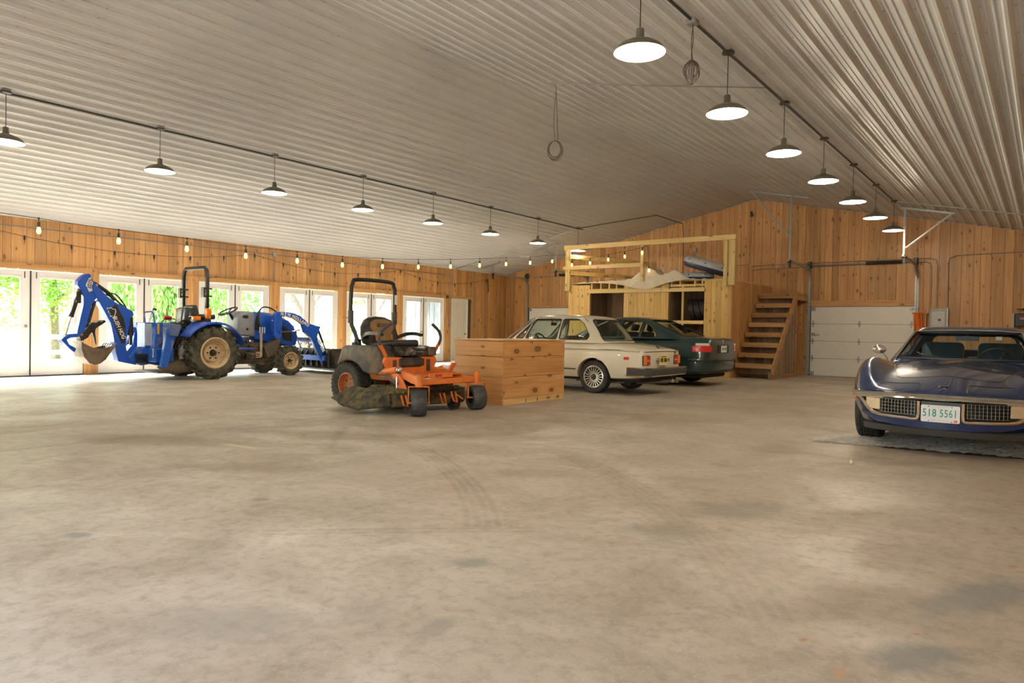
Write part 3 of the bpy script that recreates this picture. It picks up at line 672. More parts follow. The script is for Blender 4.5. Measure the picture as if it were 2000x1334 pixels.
def tree(name, label, x, y, zc, kind, sc=1.0, rz=0.0, tr=.16):
    gz = -.12 + max(0, -x - 28.08) * .10
    t = thing(name, label, 'tree', (x, y, gz), 0, 'trees beyond the glazed doors')
    c = ob('crown', CM[kind], None, t); c.location = (0, 0, zc - gz); c.scale = (sc,) * 3; c.rotation_euler = (0, 0, rz)
    r = random.Random(int(abs(x * 31 + y * 7))); tm = MB()
    pts = [(0, 0, -.1), (r.uniform(-.1, .1), r.uniform(-.1, .1), (zc - gz) * .5), (r.uniform(-.3, .3), r.uniform(-.3, .3), zc - gz + .8)]
    tm.tube(crom(pts, 5), [tr * (1.15 - .07 * i) for i in range(11)], n=9)
    for _ in range(6):
        a = r.uniform(0, 2 * pi); z0 = (zc - gz) * r.uniform(.45, .95)
        tm.tube(crom([(0, 0, z0), (1.0 * cos(a), 1.0 * sin(a), z0 + .5), (2.1 * cos(a), 2.1 * sin(a), z0 + .7)], 4), [tr * .5 * (1 - .09 * i) for i in range(9)], n=6)
    tm.build('trunk', BARK, t)
tree('leafy_tree', 'bright green tree filling the panes of the double door nearest the camera', -24.2, 6.2, 3.4, 0, 1.1)
tree('leafy_tree', 'light green tree behind the raised backhoe arm', -25.5, 9.2, 3.9, 0, 1.2, 1.7)
tree('weeping_tree', 'dark trunked weeping tree seen through the second double door', -21.6, 10.9, 3.5, 2, .95, .4, .24)
tree('leafy_tree', 'deep green tree seen above the tractor hood', -27.0, 14.6, 4.2, 1, 1.15, .8)
tree('leafy_tree', 'hazy green tree behind the loader arm', -30.5, 20.5, 4.6, 1, 1.0, 2.4)
tree('leafy_tree', 'pale tree far beyond the mower roll bar', -34.0, 27.5, 4.6, 0, 1.0, 3.1)
tree('leafy_tree', 'distant round tree low on the lawn slope', -42.0, 31.0, 5.0, 1, 1.0, 4.4)
for i, (x, y, s) in enumerate(((-26.5, 17.6, .33), (-31, 25.2, .36), (-24.5, 13.2, .22))):
    b_ = ob('shrub', CM[1], None, None); b_.location = (x, y, -.1 + 3.4 * s * .6); b_.scale = (s,) * 3
    tag(b_, ('low round shrub on the lawn behind the loader', 'small shrub on the far lawn past the mower', 'little shrub under the deep green tree')[i], 'shrub', 'shrubs on the lawn')
# post and rail fence
FW = plain('weathered fence', (.52, .50, .46), .85, var=.25)
fn = thing('rail_fence', 'grey two rail fence across the lawn outside the nearest doors', 'fence', (-20.9, 0, 0))
for i in range(10):
    y = -4 + i * 2.4
    MB().bx(-.07, .07, y - .07, y + .07, -.15, .86).build('post', FW, fn, smooth=0, bevel=.01)
    if i < 9:
        for z in (.28, .68): MB().bx(.07, .11, y - .05, y + 2.45, z - .06, z + .06).build('rail', FW, fn, smooth=0, bevel=.008)
# porch with knee braces at the far end
PG = wood('grey porch timber', (.24, .21, .165), (.18, .155, .12), (.10, .085, .065), 'z', knots=.15, rough=.8)
PGY = wood('grey porch timber y', (.24, .21, .165), (.18, .155, .12), (.10, .085, .065), 'y', knots=.15, rough=.8)
pp = thing('porch', 'timber porch with posts, knee braces and plank roof outside the far doors', 'porch', (0, 0, 0))
for i, yp in enumerate((13.3, 16.0, 18.9)):
    ps = MB().bx(-18.15, -17.97, yp - .09, yp + .09, -.05, 2.55).build('post', PG, pp, smooth=0, bevel=.008)
    for sg in (-1, 1):
        MB().tube(crom([(-18.06, yp + sg * .06, 1.35), (-18.06, yp + sg * .38, 1.9), (-18.06, yp + sg * .95, 2.46)], 5), 0, sq=(.05, .08), up=(1, 0, 0)).build('brace', PG, pp, smooth=30)
    MB().beam((-18.3, yp, 2.62), (-16.10, yp, 3.02), .08, .16).build('rafter', PGY, pp, smooth=0)
MB().bx(-18.16, -17.96, 12.1, 19.2, 2.46, 2.66).build('beam', PGY, pp, smooth=0, bevel=.008)
for i in range(18):
    x = -16.2 - i * .13
    if i > 9: MB().bx(x - .12, x, 12.1, 19.2, 2.72 + (17.2 + x) * .18 + .2, 2.74 + (17.2 + x) * .18 + .2).build('roof_plank', PGY, pp, smooth=0)
bw = thing('barn_wing', 'pale weathered barn board wall at the end of the porch', 'wall', (0, 0, 0))
PB = wood('pale barn board', (.12, .13, .14), (.075, .085, .095), (.03, .035, .04), 'z', knots=.15, rough=.85, var=.3)
MB().bx(-18.9, -16.1, 18.2, 18.3, -.1, 2.9).build('sheathing', plain('barn wing sheathing', (.08, .08, .08), .9), bw, smooth=0)
for i in range(12):
    x = -18.9 + i * .23; MB().bx(x + .008, x + .222, 18.17, 18.2, -.05, 2.68).build('board', PB, bw, smooth=0)
# ================================================================== PENDANT LAMPS
SHADE = plain('olive enamel', (.115, .105, .075), .3, var=.08); SHIN = plain('white enamel', (.86, .84, .78), .4, var=.01)
BULB = emit('lamp glow', LAMP_COL, 26.0); CORD = plain('black cord', (.02, .02, .02), .6); CANO = plain('green canopy', (.05, .06, .045), .45)
def make_lamp():
    t = thing('pendant_lamp', 'x', 'lamp')
    MB().lathe([(.001, 0), (.062, 0), (.066, -.006), (.066, -.022), (.03, -.03), (.001, -.03)], (0, 0, -.035), n=18).build('canopy', CANO, t)
    MB().bx(-.045, .045, -.045, .045, -.04, 0).build('junction_box', GALV, t, smooth=0, bevel=.006)
    MB().cyl((0, 0, -.06), (0, 0, -.50), .0045, n=6).build('cord', CORD, t)
    outer = [(.028, -.50), (.034, -.505), (.036, -.57), (.048, -.59), (.085, -.60), (.14, -.622), (.19, -.655), (.215, -.69), (.218, -.70)]
    inner = [(.214, -.70), (.186, -.662), (.138, -.630), (.08, -.608), (.034, -.60), (.001, -.598)]
    sh = MB().lathe([(.001, -.50)] + outer, n=32).build('shade', SHADE, t)
    MB().lathe([(.218, -.70)] + inner, n=32).build('shade_lining', SHIN, sh)
    MB().ball((0, 0, -.662), (.042, .042, .05), 14, 10).build('bulb', BULB, t)
    return t
proto = make_lamp()
LY = [3.81 * .885 + 2.026 * k for k in range(8)]
def lamp_label(row, k, n):
    ordn = ['nearest', 'second', 'third', 'fourth', 'fifth', 'sixth', 'seventh', 'farthest']
    w_ = ordn[k] if k < n - 1 else 'farthest'
    return 'olive dome pendant lamp, %s from the camera in the %s row' % (w_, row)
lamps = []
spots = [('left', -11.0, LY[k], k, 8) for k in range(8)] + [('right', -2.81, LY[k], k - 1, 7) for k in range(1, 8)] + [('behind', -2.81, LY[0] - .0, 0, 2), ('behind', -2.81, LY[0] - 2.026, 1, 2), ('behind', -11.0, LY[0] - 2.026, 2, 3)]  # the 'behind' lamps are unseen extras added to light the foreground
first = True
for row, x, y, k, n in spots:
    t = proto if first else copy_tree(proto); first = False
    t.location = (x, y, ceil_z(x) - .002)
    if row == 'behind': t['label'] = ('added unseen olive dome pendant lamp just above the camera position', 'added unseen olive dome pendant lamp behind the camera on the right row', 'added unseen olive dome pendant lamp behind the camera on the left row')[k]
    else: t['label'] = lamp_label(row, k, n)
    t['group'] = 'dome pendant lamps'
    ld = bpy.data.lights.new('lamp_light', 'POINT'); ld.energy = LAMP_W; ld.color = LAMP_COL; ld.shadow_soft_size = .06
    lo = bpy.data.objects.new('lamp_light', ld); COL.objects.link(lo); lo.location = (x, y, ceil_z(x) - .735)
# ================================================================== CONDUITS ON THE CEILING
PIPE = plain('grey conduit', (.33, .33, .31), .4, .8); DKP = plain('dark conduit', (.07, .065, .055), .5, .4)
for x, lab, y0 in ((-2.81, 'dark conduit run linking the right row of pendant lamps', FY + .1), (-11.0, 'dark conduit run linking the left row of pendant lamps', FY + .1)):
    z = ceil_z(x) - .052; pts = [(x, y0, z)]
    for y in LY: pts += [(x, y - .25, z), (x, y, z - .006), (x, y + .25, z)]
    c = MB().tube(pts, .0135, n=7).build('conduit', DKP); tag(c, lab, 'conduit')
def ax(x0, y, x1, n=2): return [(x0 + (x1 - x0) * i / n, y, ceil_z(x0 + (x1 - x0) * i / n) - .052) for i in range(n + 1)]
c = MB().tube(ax(-2.81, 8.73, -6.0), .009, n=7).build('conduit', PIPE); tag(c, 'thin pale conduit crossing the ceiling to the hanging wire loop', 'conduit')
c = MB().tube(ax(-11.0, LY[7], LX + .12, 3), .0125, n=7).build('conduit', PIPE); tag(c, 'galvanized conduit sloping from the farthest left row lamp to the wall', 'conduit')
c = MB().tube(ax(-2.81, LY[7], RX - .05, 3), .0125, n=7).build('conduit', PIPE); tag(c, 'galvanized conduit sloping right from the farthest right row lamp', 'conduit')
c = MB().tube([(-11.0, LY[7], ceil_z(-11) - .052), (-10.4, LY[7] + .35, ceil_z(-10.4) - .052), (-9.1, LY[7] + 1.2, ceil_z(-9.1) - .052), (-9.0, BY - .1, ceil_z(-9.0) - .12), (-9.0, BY - .03, 4.1), (-9.0, BY - .03, 2.6)], .011, n=7).build('conduit', DKP); tag(c, 'dark conduit from the farthest left row lamp to the wall behind the loft', 'conduit')
# wire coils
WIRE = plain('grey wire', (.12, .10, .075), .6)
rw = random.Random(5)
cx, cy, cz = -2.81, 6.47, ceil_z(-2.81) - .02
t = thing('wire_bundle', 'tangled bundle of dark wire hanging from a ceiling box between two lamps', 'wire', (cx, cy, cz))
MB().bx(-.05, .05, -.05, .05, -.07, -.02).build('junction_box', GALV, t, smooth=0, bevel=.006)
wm = MB().tube(crom([(0, 0, -.06), (.012, 0, -.2), (-.006, .01, -.33), (0, 0, -.40)], 6), .0045, n=5).tube(crom([(.01, 0, -.06), (-.01, .01, -.22), (.008, 0, -.41)], 6), .0045, n=5)
wm.build('drop', WIRE, t)
for i in range(13):
    a = rw.uniform(0, pi); w_ = rw.uniform(.03, .085); L = rw.uniform(.16, .27)
    pts = [(0, 0, -.40)] + [(w_ * sin(pi * s) * cos(a) * sg, w_ * sin(pi * s) * sin(a) * sg, -.40 - L * q) for s, q, sg in ((.3, .3, 1), (.6, .65, 1), (.85, .93, .8), (1, 1, .1), (.85, .93, -.8), (.6, .6, -1), (.3, .28, -1))] + [(0, 0, -.40)]
    MB().tube(crom(pts, 4), .0042, n=5).build('loop', WIRE, t)
cx = -6.02; cy = 8.90; cz = ceil_z(cx)
t = thing('wire_loop', 'round coil of grey wire hanging low from the thin ceiling conduit', 'wire', (cx, cy, cz))
MB().tube(crom([(.02, -.15, -.036), (0, -.02, -.04), (0, 0, -.1), (.03, .0, -.5), (.05, 0, -.86)], 6), .005, n=5).tube(crom([(0, 0, -.1), (-.03, 0, -.55), (.0, 0, -.86)], 6), .0045, n=5).build('drop', WIRE, t)
for i in range(6):
    r_ = rw.uniform(.105, .135); o_ = rw.uniform(-.015, .015)
    MB().tube([(o_ + r_ * cos(2 * pi * j / 26) * .85 * _r.x, r_ * cos(2 * pi * j / 26) * .85 * _r.y + rw.uniform(-.004, .004), -.86 - r_ * 1.15 + r_ * 1.15 * sin(2 * pi * j / 26)) for j in range(26)], .0045, n=5, closed=True).build('coil', WIRE, t)

# ================================================================== STRING LIGHTS
FIL = emit('edison bulb', (1.0, .50, .13), 5.5); SOCK = plain('black socket', (.025, .022, .02), .5)
CLR = pane('clear bulb glass', (.93, .92, .90))
def bulb(parent, p, drop, lit, r=.03, tilt=0):
    x, y, z = p
    sk = MB().cyl((x, y, z + .012), (x, y, z - drop + .02), .006, n=6).cyl((x, y, z + .012), (x, y, z - .012), .014, n=8).cyl((x, y, z - drop + .05), (x, y, z - drop - .02), .017, .020, n=10)
    sk = sk.build('socket', SOCK, parent)
    zb = z - drop - .02
    MB().lathe([(.017, 0), (.022, -.018), (r, -.05), (r * .98, -.066), (r * .7, -.088), (.001, -.1)], (x, y, zb), n=12).build('bulb', FIL if lit else CLR, sk)
    if not lit: MB().cyl((x, y, zb), (x, y, zb - .055), .006, .004, n=6).build('filament', SOCK, sk)
# lit strand, loft to the near end of the room
ys = [(5.99 + 1.655 * k) * .885 * .72 + .0 for k in range(13)]
zs = [2.83, 2.80, 2.79, 2.775, 2.785, 2.80, 2.86, 2.95, 3.06, 3.19, 3.33, 3.47, 3.62]
XS = -11.16
zs = [CAM_H + (z_ - 1.219) * .885 for z_ in zs]
st = thing('string_lights', 'long strand of glowing amber bulbs sagging from the loft along the room', 'string lights')
MB().tube(crom([(XS, -1.5, 3.1), (XS, 1.5, zs[0] + .12)] + [(XS, a, b_) for a, b_ in zip(ys, zs)] + [(XS, 17.26, zs[-1] + .09)], 4), .005, n=6).build('cable', CORD, st)
for a, b_ in zip(ys, zs): bulb(st, (XS, a, b_), .10, True, .029)
# lit strand on the loft rail
LXS = [-10.93, -10.33, -9.75, -9.24, -8.72]; LZS = [3.06, 3.09, 3.16, 3.22, 3.30]
st = thing('string_lights', 'short strand of glowing amber bulbs swagged along the loft rail', 'string lights')
MB().tube(crom([(-11.1, 17.16, 3.24), (-11.0, 17.14, 3.10)] + [(a, 17.14, b_ + .06) for a, b_ in zip(LXS, LZS)] + [(-8.60, 17.14, 3.40), (-8.58, 17.20, 3.3), (-8.56, 17.22, 3.0), (-8.55, 17.2, 2.93)], 4), .005, n=6).build('cable', CORD, st)
for a, b_ in zip(LXS, LZS): bulb(st, (a, 17.14, b_ + .06), .07, True, .028)
bulb(st, (-8.52, 17.16, 2.88), .07, True, .028)
# unlit strand on the left wall
yl = [5.18 + .83 * k for k in range(18)]
st = thing('string_lights', 'strand of small unlit bulbs swagged on the left wall above the doors', 'string lights')
anch = [4.35, 10.15, 15.1, 19.35]
def zl(y):
    for a, b_ in zip(anch[:-1], anch[1:]):
        if a <= y <= b_:
            t = (y - a) / (b_ - a); return 2.86 - .27 * 4 * t * (1 - t)
    return 2.86
MB().tube([(LX + .03, 4.35 + i * .25, zl(4.35 + i * .25)) for i in range(61)], .0045, n=6).build('cable', CORD, st)
for y in yl:
    if y < 19.3: bulb(st, (LX + .035, y, zl(y)), .05, False, .022)
# hooks holding the strands of the far corner: tail with four spare bulbs
for i in range(4): bulb(st, (LX + .04, 19.36 + .01 * i, 2.84 - i * .11), .02, False, .02)

# ================================================================== CONDUITS ON THE WALLS
WX = LX + .018
def conduit(pts, r, lab, mat=PIPE, boxes=(), plates=()):
    t = thing('conduit', lab, 'conduit')
    MB().tube(pts, r, n=8).build('pipe', mat, t)
    for b_ in boxes: MB().box(b_[0], b_[1]).build('junction_box', GALV, t, smooth=0, bevel=.008)
    for c, n_ in plates: MB().lathe([(.001, .06), (.052, .055), (.058, .0)], c, n_, 16).build('outlet_box', GALV, t)
conduit([(WX, FY + .3, 2.92), (WX, 10.62, 2.91), (WX, 17.2, 2.86)], .012, 'long horizontal grey conduit above the glazed doors', boxes=[((WX, 10.74, 2.91), (.05, .12, .11))])
conduit([(WX, 10.75, 2.86), (WX, 10.75, 1.0)], .012, 'vertical grey conduit dropping beside the fourth double door in view')
conduit([(WX, 17.37, 2.84), (WX, 17.37, 1.25)], .014, 'vertical grey conduit with round outlet left of the entry door', boxes=[((WX, 17.36, 2.86), (.06, .13, .12))], plates=[((WX - .01, 17.39, 1.2), (1, 0, 0))])
conduit([(WX, 18.9, 2.97), (WX, 18.72, 2.97), (WX, 18.70, 2.9), (WX, 18.70, 1.25)], .009, 'thin vertical conduit right of the entry door', plates=[((WX - .01, 18.70, 1.21), (1, 0, 0))])
BYc = BY - .018
conduit([(-6.88, BYc, 2.93), (-6.7, BYc, 2.96), (-3.0, BYc, 2.99), (-2.52, BYc, 2.99), (-2.42, BYc, 2.95), (-2.39, BYc, 2.85), (-2.39, BYc, 1.86)], .010, 'long bent conduit from the loft past the right garage door to the panel')
conduit([(-6.9, BYc, 3.05), (-6.5, BYc, 3.075), (-2.44, BYc, 3.08), (-2.30, BYc, 3.04), (-2.26, BYc, 2.92), (-2.26, BYc, 1.86)], .010, 'upper bent conduit running above the right garage door to the panel')
conduit([(1.8, BYc, 3.17), (-1.4, BYc, 3.13), (-1.85, BYc, 3.12), (-1.99, BYc, 3.07), (-2.03, BYc, 2.95), (-2.03, BYc, 1.86)], .010, 'bent conduit from the right side dropping into the panel')
conduit([(-8.62, BYc, 3.55), (-8.62, BYc, 2.5)], .009, 'short conduit with white outlet on the wall above the loft', boxes=[((-8.62, BY - .03, 3.62), (.09, .05, .13))])
# electrical panel, cord, shelf, heater at the right
t = thing('electrical_panel', 'grey electrical panel on the back wall behind the blue sports car', 'panel', (-2.20, BY - .006, 1.25))
MB().bx(-.20, .20, -.10, 0, 0, .57).build('cabinet', plain('grey enamel', (.36, .36, .34), .45), t, smooth=0, bevel=.005)
MB().bx(-.15, .14, -.112, -.10, .03, .50).build('cover', plain('light grey enamel', (.46, .46, .45), .4), t, smooth=0, bevel=.004)
MB().bx(-.01, .05, -.118, -.112, .26, .31).build('breaker', BLACKP, t, smooth=0)
MB().bx(.185, .2, -.125, -.10, 0, .57).build('door', plain('panel edge', (.6, .6, .58), .4, .3), t, smooth=0)
sh = thing('wall_shelf', 'small pine shelf board beside the garage door under the panel conduits', 'shelf', (-2.55, BY - .006, 1.52))
MB().bx(-.22, .12, -.16, 0, .155, .185).build('shelf_board', PINEX, sh, smooth=0, bevel=.003)
for x in (-.10, .0): MB().bx(x, x + .09, -.12, 0, -.55, .155).build('bracket_board', PINEB, sh, smooth=0, bevel=.003)
t = thing('extension_cord', 'bright orange extension cord bundle hanging by the garage door', 'cord', (-2.62, BY - .16, 1.70))
ORG = plain('orange cord', (.75, .17, .02), .5, var=.1)
for i in range(16):
    a = rw.uniform(-.11, .11); b_ = rw.uniform(-.13, .13) - .03; yy = rw.uniform(-.05, .05)
    MB().tube(crom([(a * .6, yy - .03, .02), (a, yy - .03, -.1), (a * .8 + b_ * .3, yy - .02, -.45), (b_, yy - .02, -.82), (b_ + .03, yy - .02, -.86), (b_ * .6 + .05, yy - .03, -.8), (a * .5 + .03, yy - .04, -.3), (a * .5, yy - .04, .02)], 4), .009, n=6).build('loop', ORG, t)
MB().tube([(-.14, -.06, .0), (0, -.09, .01), (.14, -.06, 0)], .012, n=6).build('tie', ORG, t)
t = thing('wall_heater', 'black box heater with pale red badge on the back wall at far right', 'heater', (-.52, BY - .006, 1.36))
MB().bx(-.19, -.15, -.17, 0, .0, .34).build('bracket', plain('grey plate', (.42, .40, .36), .5), t, smooth=0)
MB().bx(-.14, .28, -.28, -.02, .03, .33).build('body', BLACKP, t, smooth=0, bevel=.015)
MB().bx(-.04, .2, -.285, -.28, .19, .24).build('badge', plain('red badge', (.55, .16, .16), .5), t, smooth=0)
MB().cyl((.05, -.15, .33), (.05, -.15, .42), .02, n=8).bx(0, .1, -.17, -.13, .40, .44).build('valve', DKMETAL, t)
sh = MB().bx(-.62, .5, BY - .5, BY - .01, 1.80, 1.83).build('wall_shelf', PINEX, smooth=0, bevel=.003); tag(sh, 'pine shelf board fixed above the black heater at far right', 'shelf')
t = thing('wall_camera', 'small black camera high on the gable wall near the ridge', 'camera', (-6.93, BY - .01, 4.55))
MB().bx(-.03, .03, -.03, 0, -.02, .09).build('mount', BLACKP, t, smooth=0, bevel=.005); MB().cyl((.02, -.02, -.01), (.05, -.14, -.05), .045, n=12).build('lens_body', BLACKP, t)
MB().tube(crom([(-.0, -.006, -.02), (.0, -.006, -.5), (-.02, -.006, -1.1), (-.03, -.006, -1.42), (-.3, -.006, -1.45), (-.62, -.006, -1.47), (-.66, -.006, -1.7), (-.6, -.006, -1.78), (-.68, -.006, -1.9)], 4), .004, n=5).build('cable', CORD, t)
# ================================================================== LOFT
LF, LL, LR, DK = 17.26, -11.10, -6.30, 2.46
loft = thing('loft', 'yellow pine storage loft with open bays and rails against the back wall', 'loft', (LR, LF, 0))
class Off(MB):      # helper: build in world coordinates under the loft empty
    def build(s, name, mat, parent=None, **k):
        base = parent
        off = Vector((0, 0, 0))
        p = parent
        while p is not None: off += p.location; p = p.parent
        s.v = [v - off for v in s.v]
        return MB.build(s, name, mat, base, **k)
rb = random.Random(21)
def front_boards(x0, x1, z0, z1, y, mat, name='board', hor='x'):
    x = x0
    while x < x1 - .01:
        wd = rb.choice((.13, .15, .18, .2)); xe = min(x + wd, x1)
        if x1 - xe < .05: xe = x1
        d = rb.uniform(0, .005)
        if hor == 'x': Off().bx(x + .002, xe - .002, y + d, y + .022, z0, z1).build(name, mat, loft, smooth=0)
        else: Off().bx(y - .022, y - d, x + .002, xe - .002, z0, z1).build(name, mat, loft, smooth=0)
        x = xe
front_boards(LL, -10.39, 0, 2.40, LF, LOFTW)
front_boards(-9.31, -7.99, 0, 2.44, LF, LOFTW)
front_boards(-7.01, LR - .025, 0, 2.45, LF, LOFTW)
front_boards(LF, BY - .01, 0, 2.445, LR, PINEBX, hor='y')
front_boards(LF + .03, BY - .01, 0, 2.40, LL + .022, LOFTW, hor='y')
# bays: weathered boards inside
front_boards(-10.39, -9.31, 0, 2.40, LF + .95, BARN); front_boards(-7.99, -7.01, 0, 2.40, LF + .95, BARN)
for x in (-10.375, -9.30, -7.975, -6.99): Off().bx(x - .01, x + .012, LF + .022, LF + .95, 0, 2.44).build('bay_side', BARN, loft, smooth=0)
# framing
Off().bx(-10.40, -7.0, LF - .045, LF - .002, 2.165, 2.27).build('beam', LOFTX, loft, smooth=0, bevel=.003)
Off().bx(-7.99, -7.01, LF + .03, LF + .07, 2.30, 2.36).build('beam', LOFTX, loft, smooth=0, bevel=.003)
Off().bx(-10.39, -9.31, LF + .03, LF + .07, 2.20, 2.29).build('beam', LOFTX, loft, smooth=0, bevel=.003)
for x in (-10.34, -10.05, -9.78, -9.55, -7.92, -7.68, -7.28, -7.08): Off().bx(x - .02, x + .02, LF + .02, LF + 2.9, 2.29, DK - .02).build('joist', LOFTX, loft, smooth=0)
Off().bx(-7.63, -7.58, LF + .02, LF + .06, 1.25, 2.30).build('stud', LOFTZ, loft, smooth=0)
Off().bx(-7.98, -7.02, LF + .02, LF + .60, 1.39, 1.42).build('shelf', LOFTX, loft, smooth=0)
Off().bx(-7.98, -7.02, LF + .005, LF + .04, 1.33, 1.41).build('shelf_edge', LOFTX, loft, smooth=0)
dk = Off().bx(LL, LR, LF - .01, BY - .03, DK - .02, DK).build('deck', LOFTX, loft, smooth=0)
Off().bx(-7.05, LR, LF - .035, LF - .01, DK - .035, DK + .012).build('deck_edge', LOFTX, loft, smooth=0)
# rails and posts
Off().bx(-11.21, -6.19, LF - .125, LF - .085, 3.42, 3.55).build('top_rail', LOFTX, loft, smooth=0, bevel=.004)
Off().bx(-11.23, -8.69, LF - .125, LF - .085, 2.85, 2.955).build('mid_rail', LOFTX, loft, smooth=0, bevel=.004)
for nm, x0, x1, y0, y1, z0, z1 in (('post', -11.18, -11.10, LF - .085, LF - .04, 2.24, 3.42), ('post', -11.09, -11.02, LF - .085, LF - .04, 2.24, 3.42), ('post', -8.79, -8.70, LF - .085, LF - .04, DK, 3.42),
                                   ('post', -6.50, -6.41, LF - .085, LF - .04, 2.28, 3.42), ('post', -6.37, -6.22, LF - .08, LF - .01, 2.30, 3.42)):
    Off().bx(x0, x1, y0, y1, z0, z1).build(nm, LOFTZ, loft, smooth=0, bevel=.004)
Off().bx(-10.05, -9.98, BY - .25, BY - .2, DK, 3.32).build('post', LOFTZ, loft, smooth=0)
for z in (3.25, 2.78): Off().beam((-11.14, LF + .02, z), (-10.02, BY - .22, z), .04, .12).build('side_rail', LOFTX, loft, smooth=0)

# things stored on the loft
def cloth(u, v):
    x = -10.75 + 4.0 * u
    g = lambda c, w_, h: h * math.exp(-((x - c) / w_) ** 2)
    top = DK + .012 + g(-8.62, .36, .36) + g(-7.85, .30, .24) + g(-9.5, .5, .04) + .012 * sin(x * 23) + .008 * sin(x * 41 + 1)
    hang = g(-8.62, .55, .22) + g(-9.4, .5, .05) + .012
    if v < .55:
        dep = .95 - .83 * min(1, max(0, (x + 8.55) / .4)); t = v / .55; y = LF + dep - dep * t; hh = min(1, 2.2 * (1 - abs(t - .62) / .75))
        z = DK + .012 + (top - DK - .012) * max(0, hh) + .012 * sin(9 * t + x * 5)
    else:
        t = (v - .55) / .45; y = LF - .02 - .06 * t - .03 * sin(x * 9) * t; z = (top - DK) * .55 * (1 - t) ** 2 + DK + .012 - hang * t
        y = min(y, LF - .02)
    return Vector((x, y, z))
CLOTH = plain('canvas', (.66, .58, .45), .9, var=.1, scale=5)
c = MB().grid(cloth, 90, 30).build('drop_cloth', CLOTH, smooth=60, fix=False); tag(c, 'crumpled beige canvas cloth draped over the loft edge', 'cloth')
GRYV = plain('grey vinyl', (.42, .44, .47), .35); NAVY = plain('navy vinyl', (.045, .055, .10), .35); OLV = plain('dark olive vinyl', (.10, .10, .09), .4)
def raft(label, loc, rx, ry, r, rot):
    t = thing('inflatable_boat', label, 'boat', loc); t.rotation_euler = rot; t['group'] = 'inflatable boats on the loft'
    n, k = 40, 14; top = MB(); low = MB()
    def tor(a, b_): 
        q = Vector((rx * cos(a) * (1 + .08 * cos(2 * a)), ry * sin(a), 0)); nrm = Vector((cos(a) / rx, sin(a) / ry, 0)).normalized()
        return q + nrm * r * cos(b_) + Vector((0, 0, r * sin(b_) + r))
    top.grid(lambda u, v: tor(2 * pi * u, -.2 + (pi + .9) * v), n, 10); low.grid(lambda u, v: tor(2 * pi * u, pi + .7 + (2 * pi - .9 - pi) * v * 1.0 + 0), n, 8)
    top.build('tube_top', GRYV, t, smooth=70, fix=False); low.build('tube_base', NAVY, t, smooth=70, fix=False)
    MB().lathe([(.001, .035), (1.0, .03)], (0, 0, 0), n=30).build('floor', OLV, t).scale = (rx, ry, 1)
    for a in (.6, 1.4, 2.3, -.6, -1.4, -2.3, 3.0): MB().ball(tor(a, .35), .018, 8, 6).build('valve', BLACKP, t)
raft('flat grey inflatable boat lying under the tilted one on the loft', (-7.62, LF + .50, DK + .012), .50, .30, .105, (0, 0, .08))
raft('navy and grey inflatable boat tilted up on the loft deck', (-7.22, LF + .52, DK + .25), .44, .34, .155, (0, radians(17), .1))
rl = MB().cyl((-9.3, LF + 1.1, DK + .09), (-8.95, LF + 1.0, DK + .09), .085, .075, n=16).build('roll', plain('white roll', (.75, .70, .60), .8), smooth=40); tag(rl, 'short white paper roll lying on the loft behind the cloth', 'roll')
TYR = plain('black tyre', (.012, .012, .012), .5)
def tyre_me(R, W, n=30):
    p = [(R * .62, -W / 2 * .8), (R * .80, -W / 2), (R * .95, -W / 2 * .92), (R, -W / 2 * .7), (R, W / 2 * .7), (R * .95, W / 2 * .92), (R * .8, W / 2), (R * .62, W / 2 * .8), (R * .58, 0), (R * .62, -W / 2 * .8)]
    return MB().lathe(p, (0, 0, 0), (0, 0, 1), n)
for i, (x, z, ti, ro, lab) in enumerate(((-7.475, 1.42 + .29, 78, 10, 'black tyre leaning at the left of the loft shelf'), (-7.31, 1.42 + .29, 76, 10, 'black tyre leaning second on the loft shelf'), (-7.145, 1.42 + .29, 74, 10, 'black tyre leaning against the right side of the loft shelf'))):
    t = tyre_me(.285, .15).build('tyre', TYR); t.location = (x, LF + .33, z); t.rotation_euler = (radians(8), radians(ti), radians(25)); tag(t, lab, 'tyre', 'spare tyres on the loft shelf')

# ================================================================== STAIRS
SX0, SX1 = -6.27, -5.34
stairs = thing('staircase', 'rough sawn wooden staircase rising along the loft side wall', 'stairs', (SX1, 17.49, 0))
def SB(m_, name, mat, **k): 
    m_.v = [v - stairs.location for v in m_.v]; return m_.build(name, mat, stairs, smooth=0, **k)
for i in range(8):
    y = 17.49 + .25 * i; z = .365 + .2585 * i
    SB(MB().bx(SX0, SX1 - .02, y, y + .30, z - .045, z), 'tread', STAIRX, bevel=.004)
    SB(MB().bx(SX0, SX1 - .02, y - .035, y, z - .115, z + .002), 'nosing', STAIRX, bevel=.005)
    for j in range(5):
        xa = SX0 + j * .185; SB(MB().bx(xa + .002, xa + .183, y + .24, y + .26, z - .26, z - .03), 'riser', BARN)
SB(MB().prism([(17.44, .12), (17.46, .30), (19.30, 2.21), (19.45, 2.21), (19.45, 2.10), (17.60, .18), (17.60, .12)], 'x', SX1 - .02, SX1 + .025), 'stringer', STAIRZ, bevel=.003)
y = 17.62
while y < 19.42:
    w_ = rb.choice((.11, .13, .15)); ye = min(y + w_, 19.45)
    SB(MB().prism([(y + .003, .10), (ye - .003, .10), (ye - .003, .15 + (ye - 17.6) * 1.037), (y + .003, .15 + (y - 17.6) * 1.037)], 'x', SX1 - .025, SX1 - .002 + rb.uniform(0, .006)), 'skirt_board', BARN)
    y = ye
SB(MB().bx(SX1 - .04, SX1 + .03, 17.46, 19.45, 0, .10), 'bottom_plate', STAIRZ, bevel=.003)
SB(MB().bx(SX1 - .08, SX1, 17.42, 17.47, 0, .18), 'foot_block', BARN)
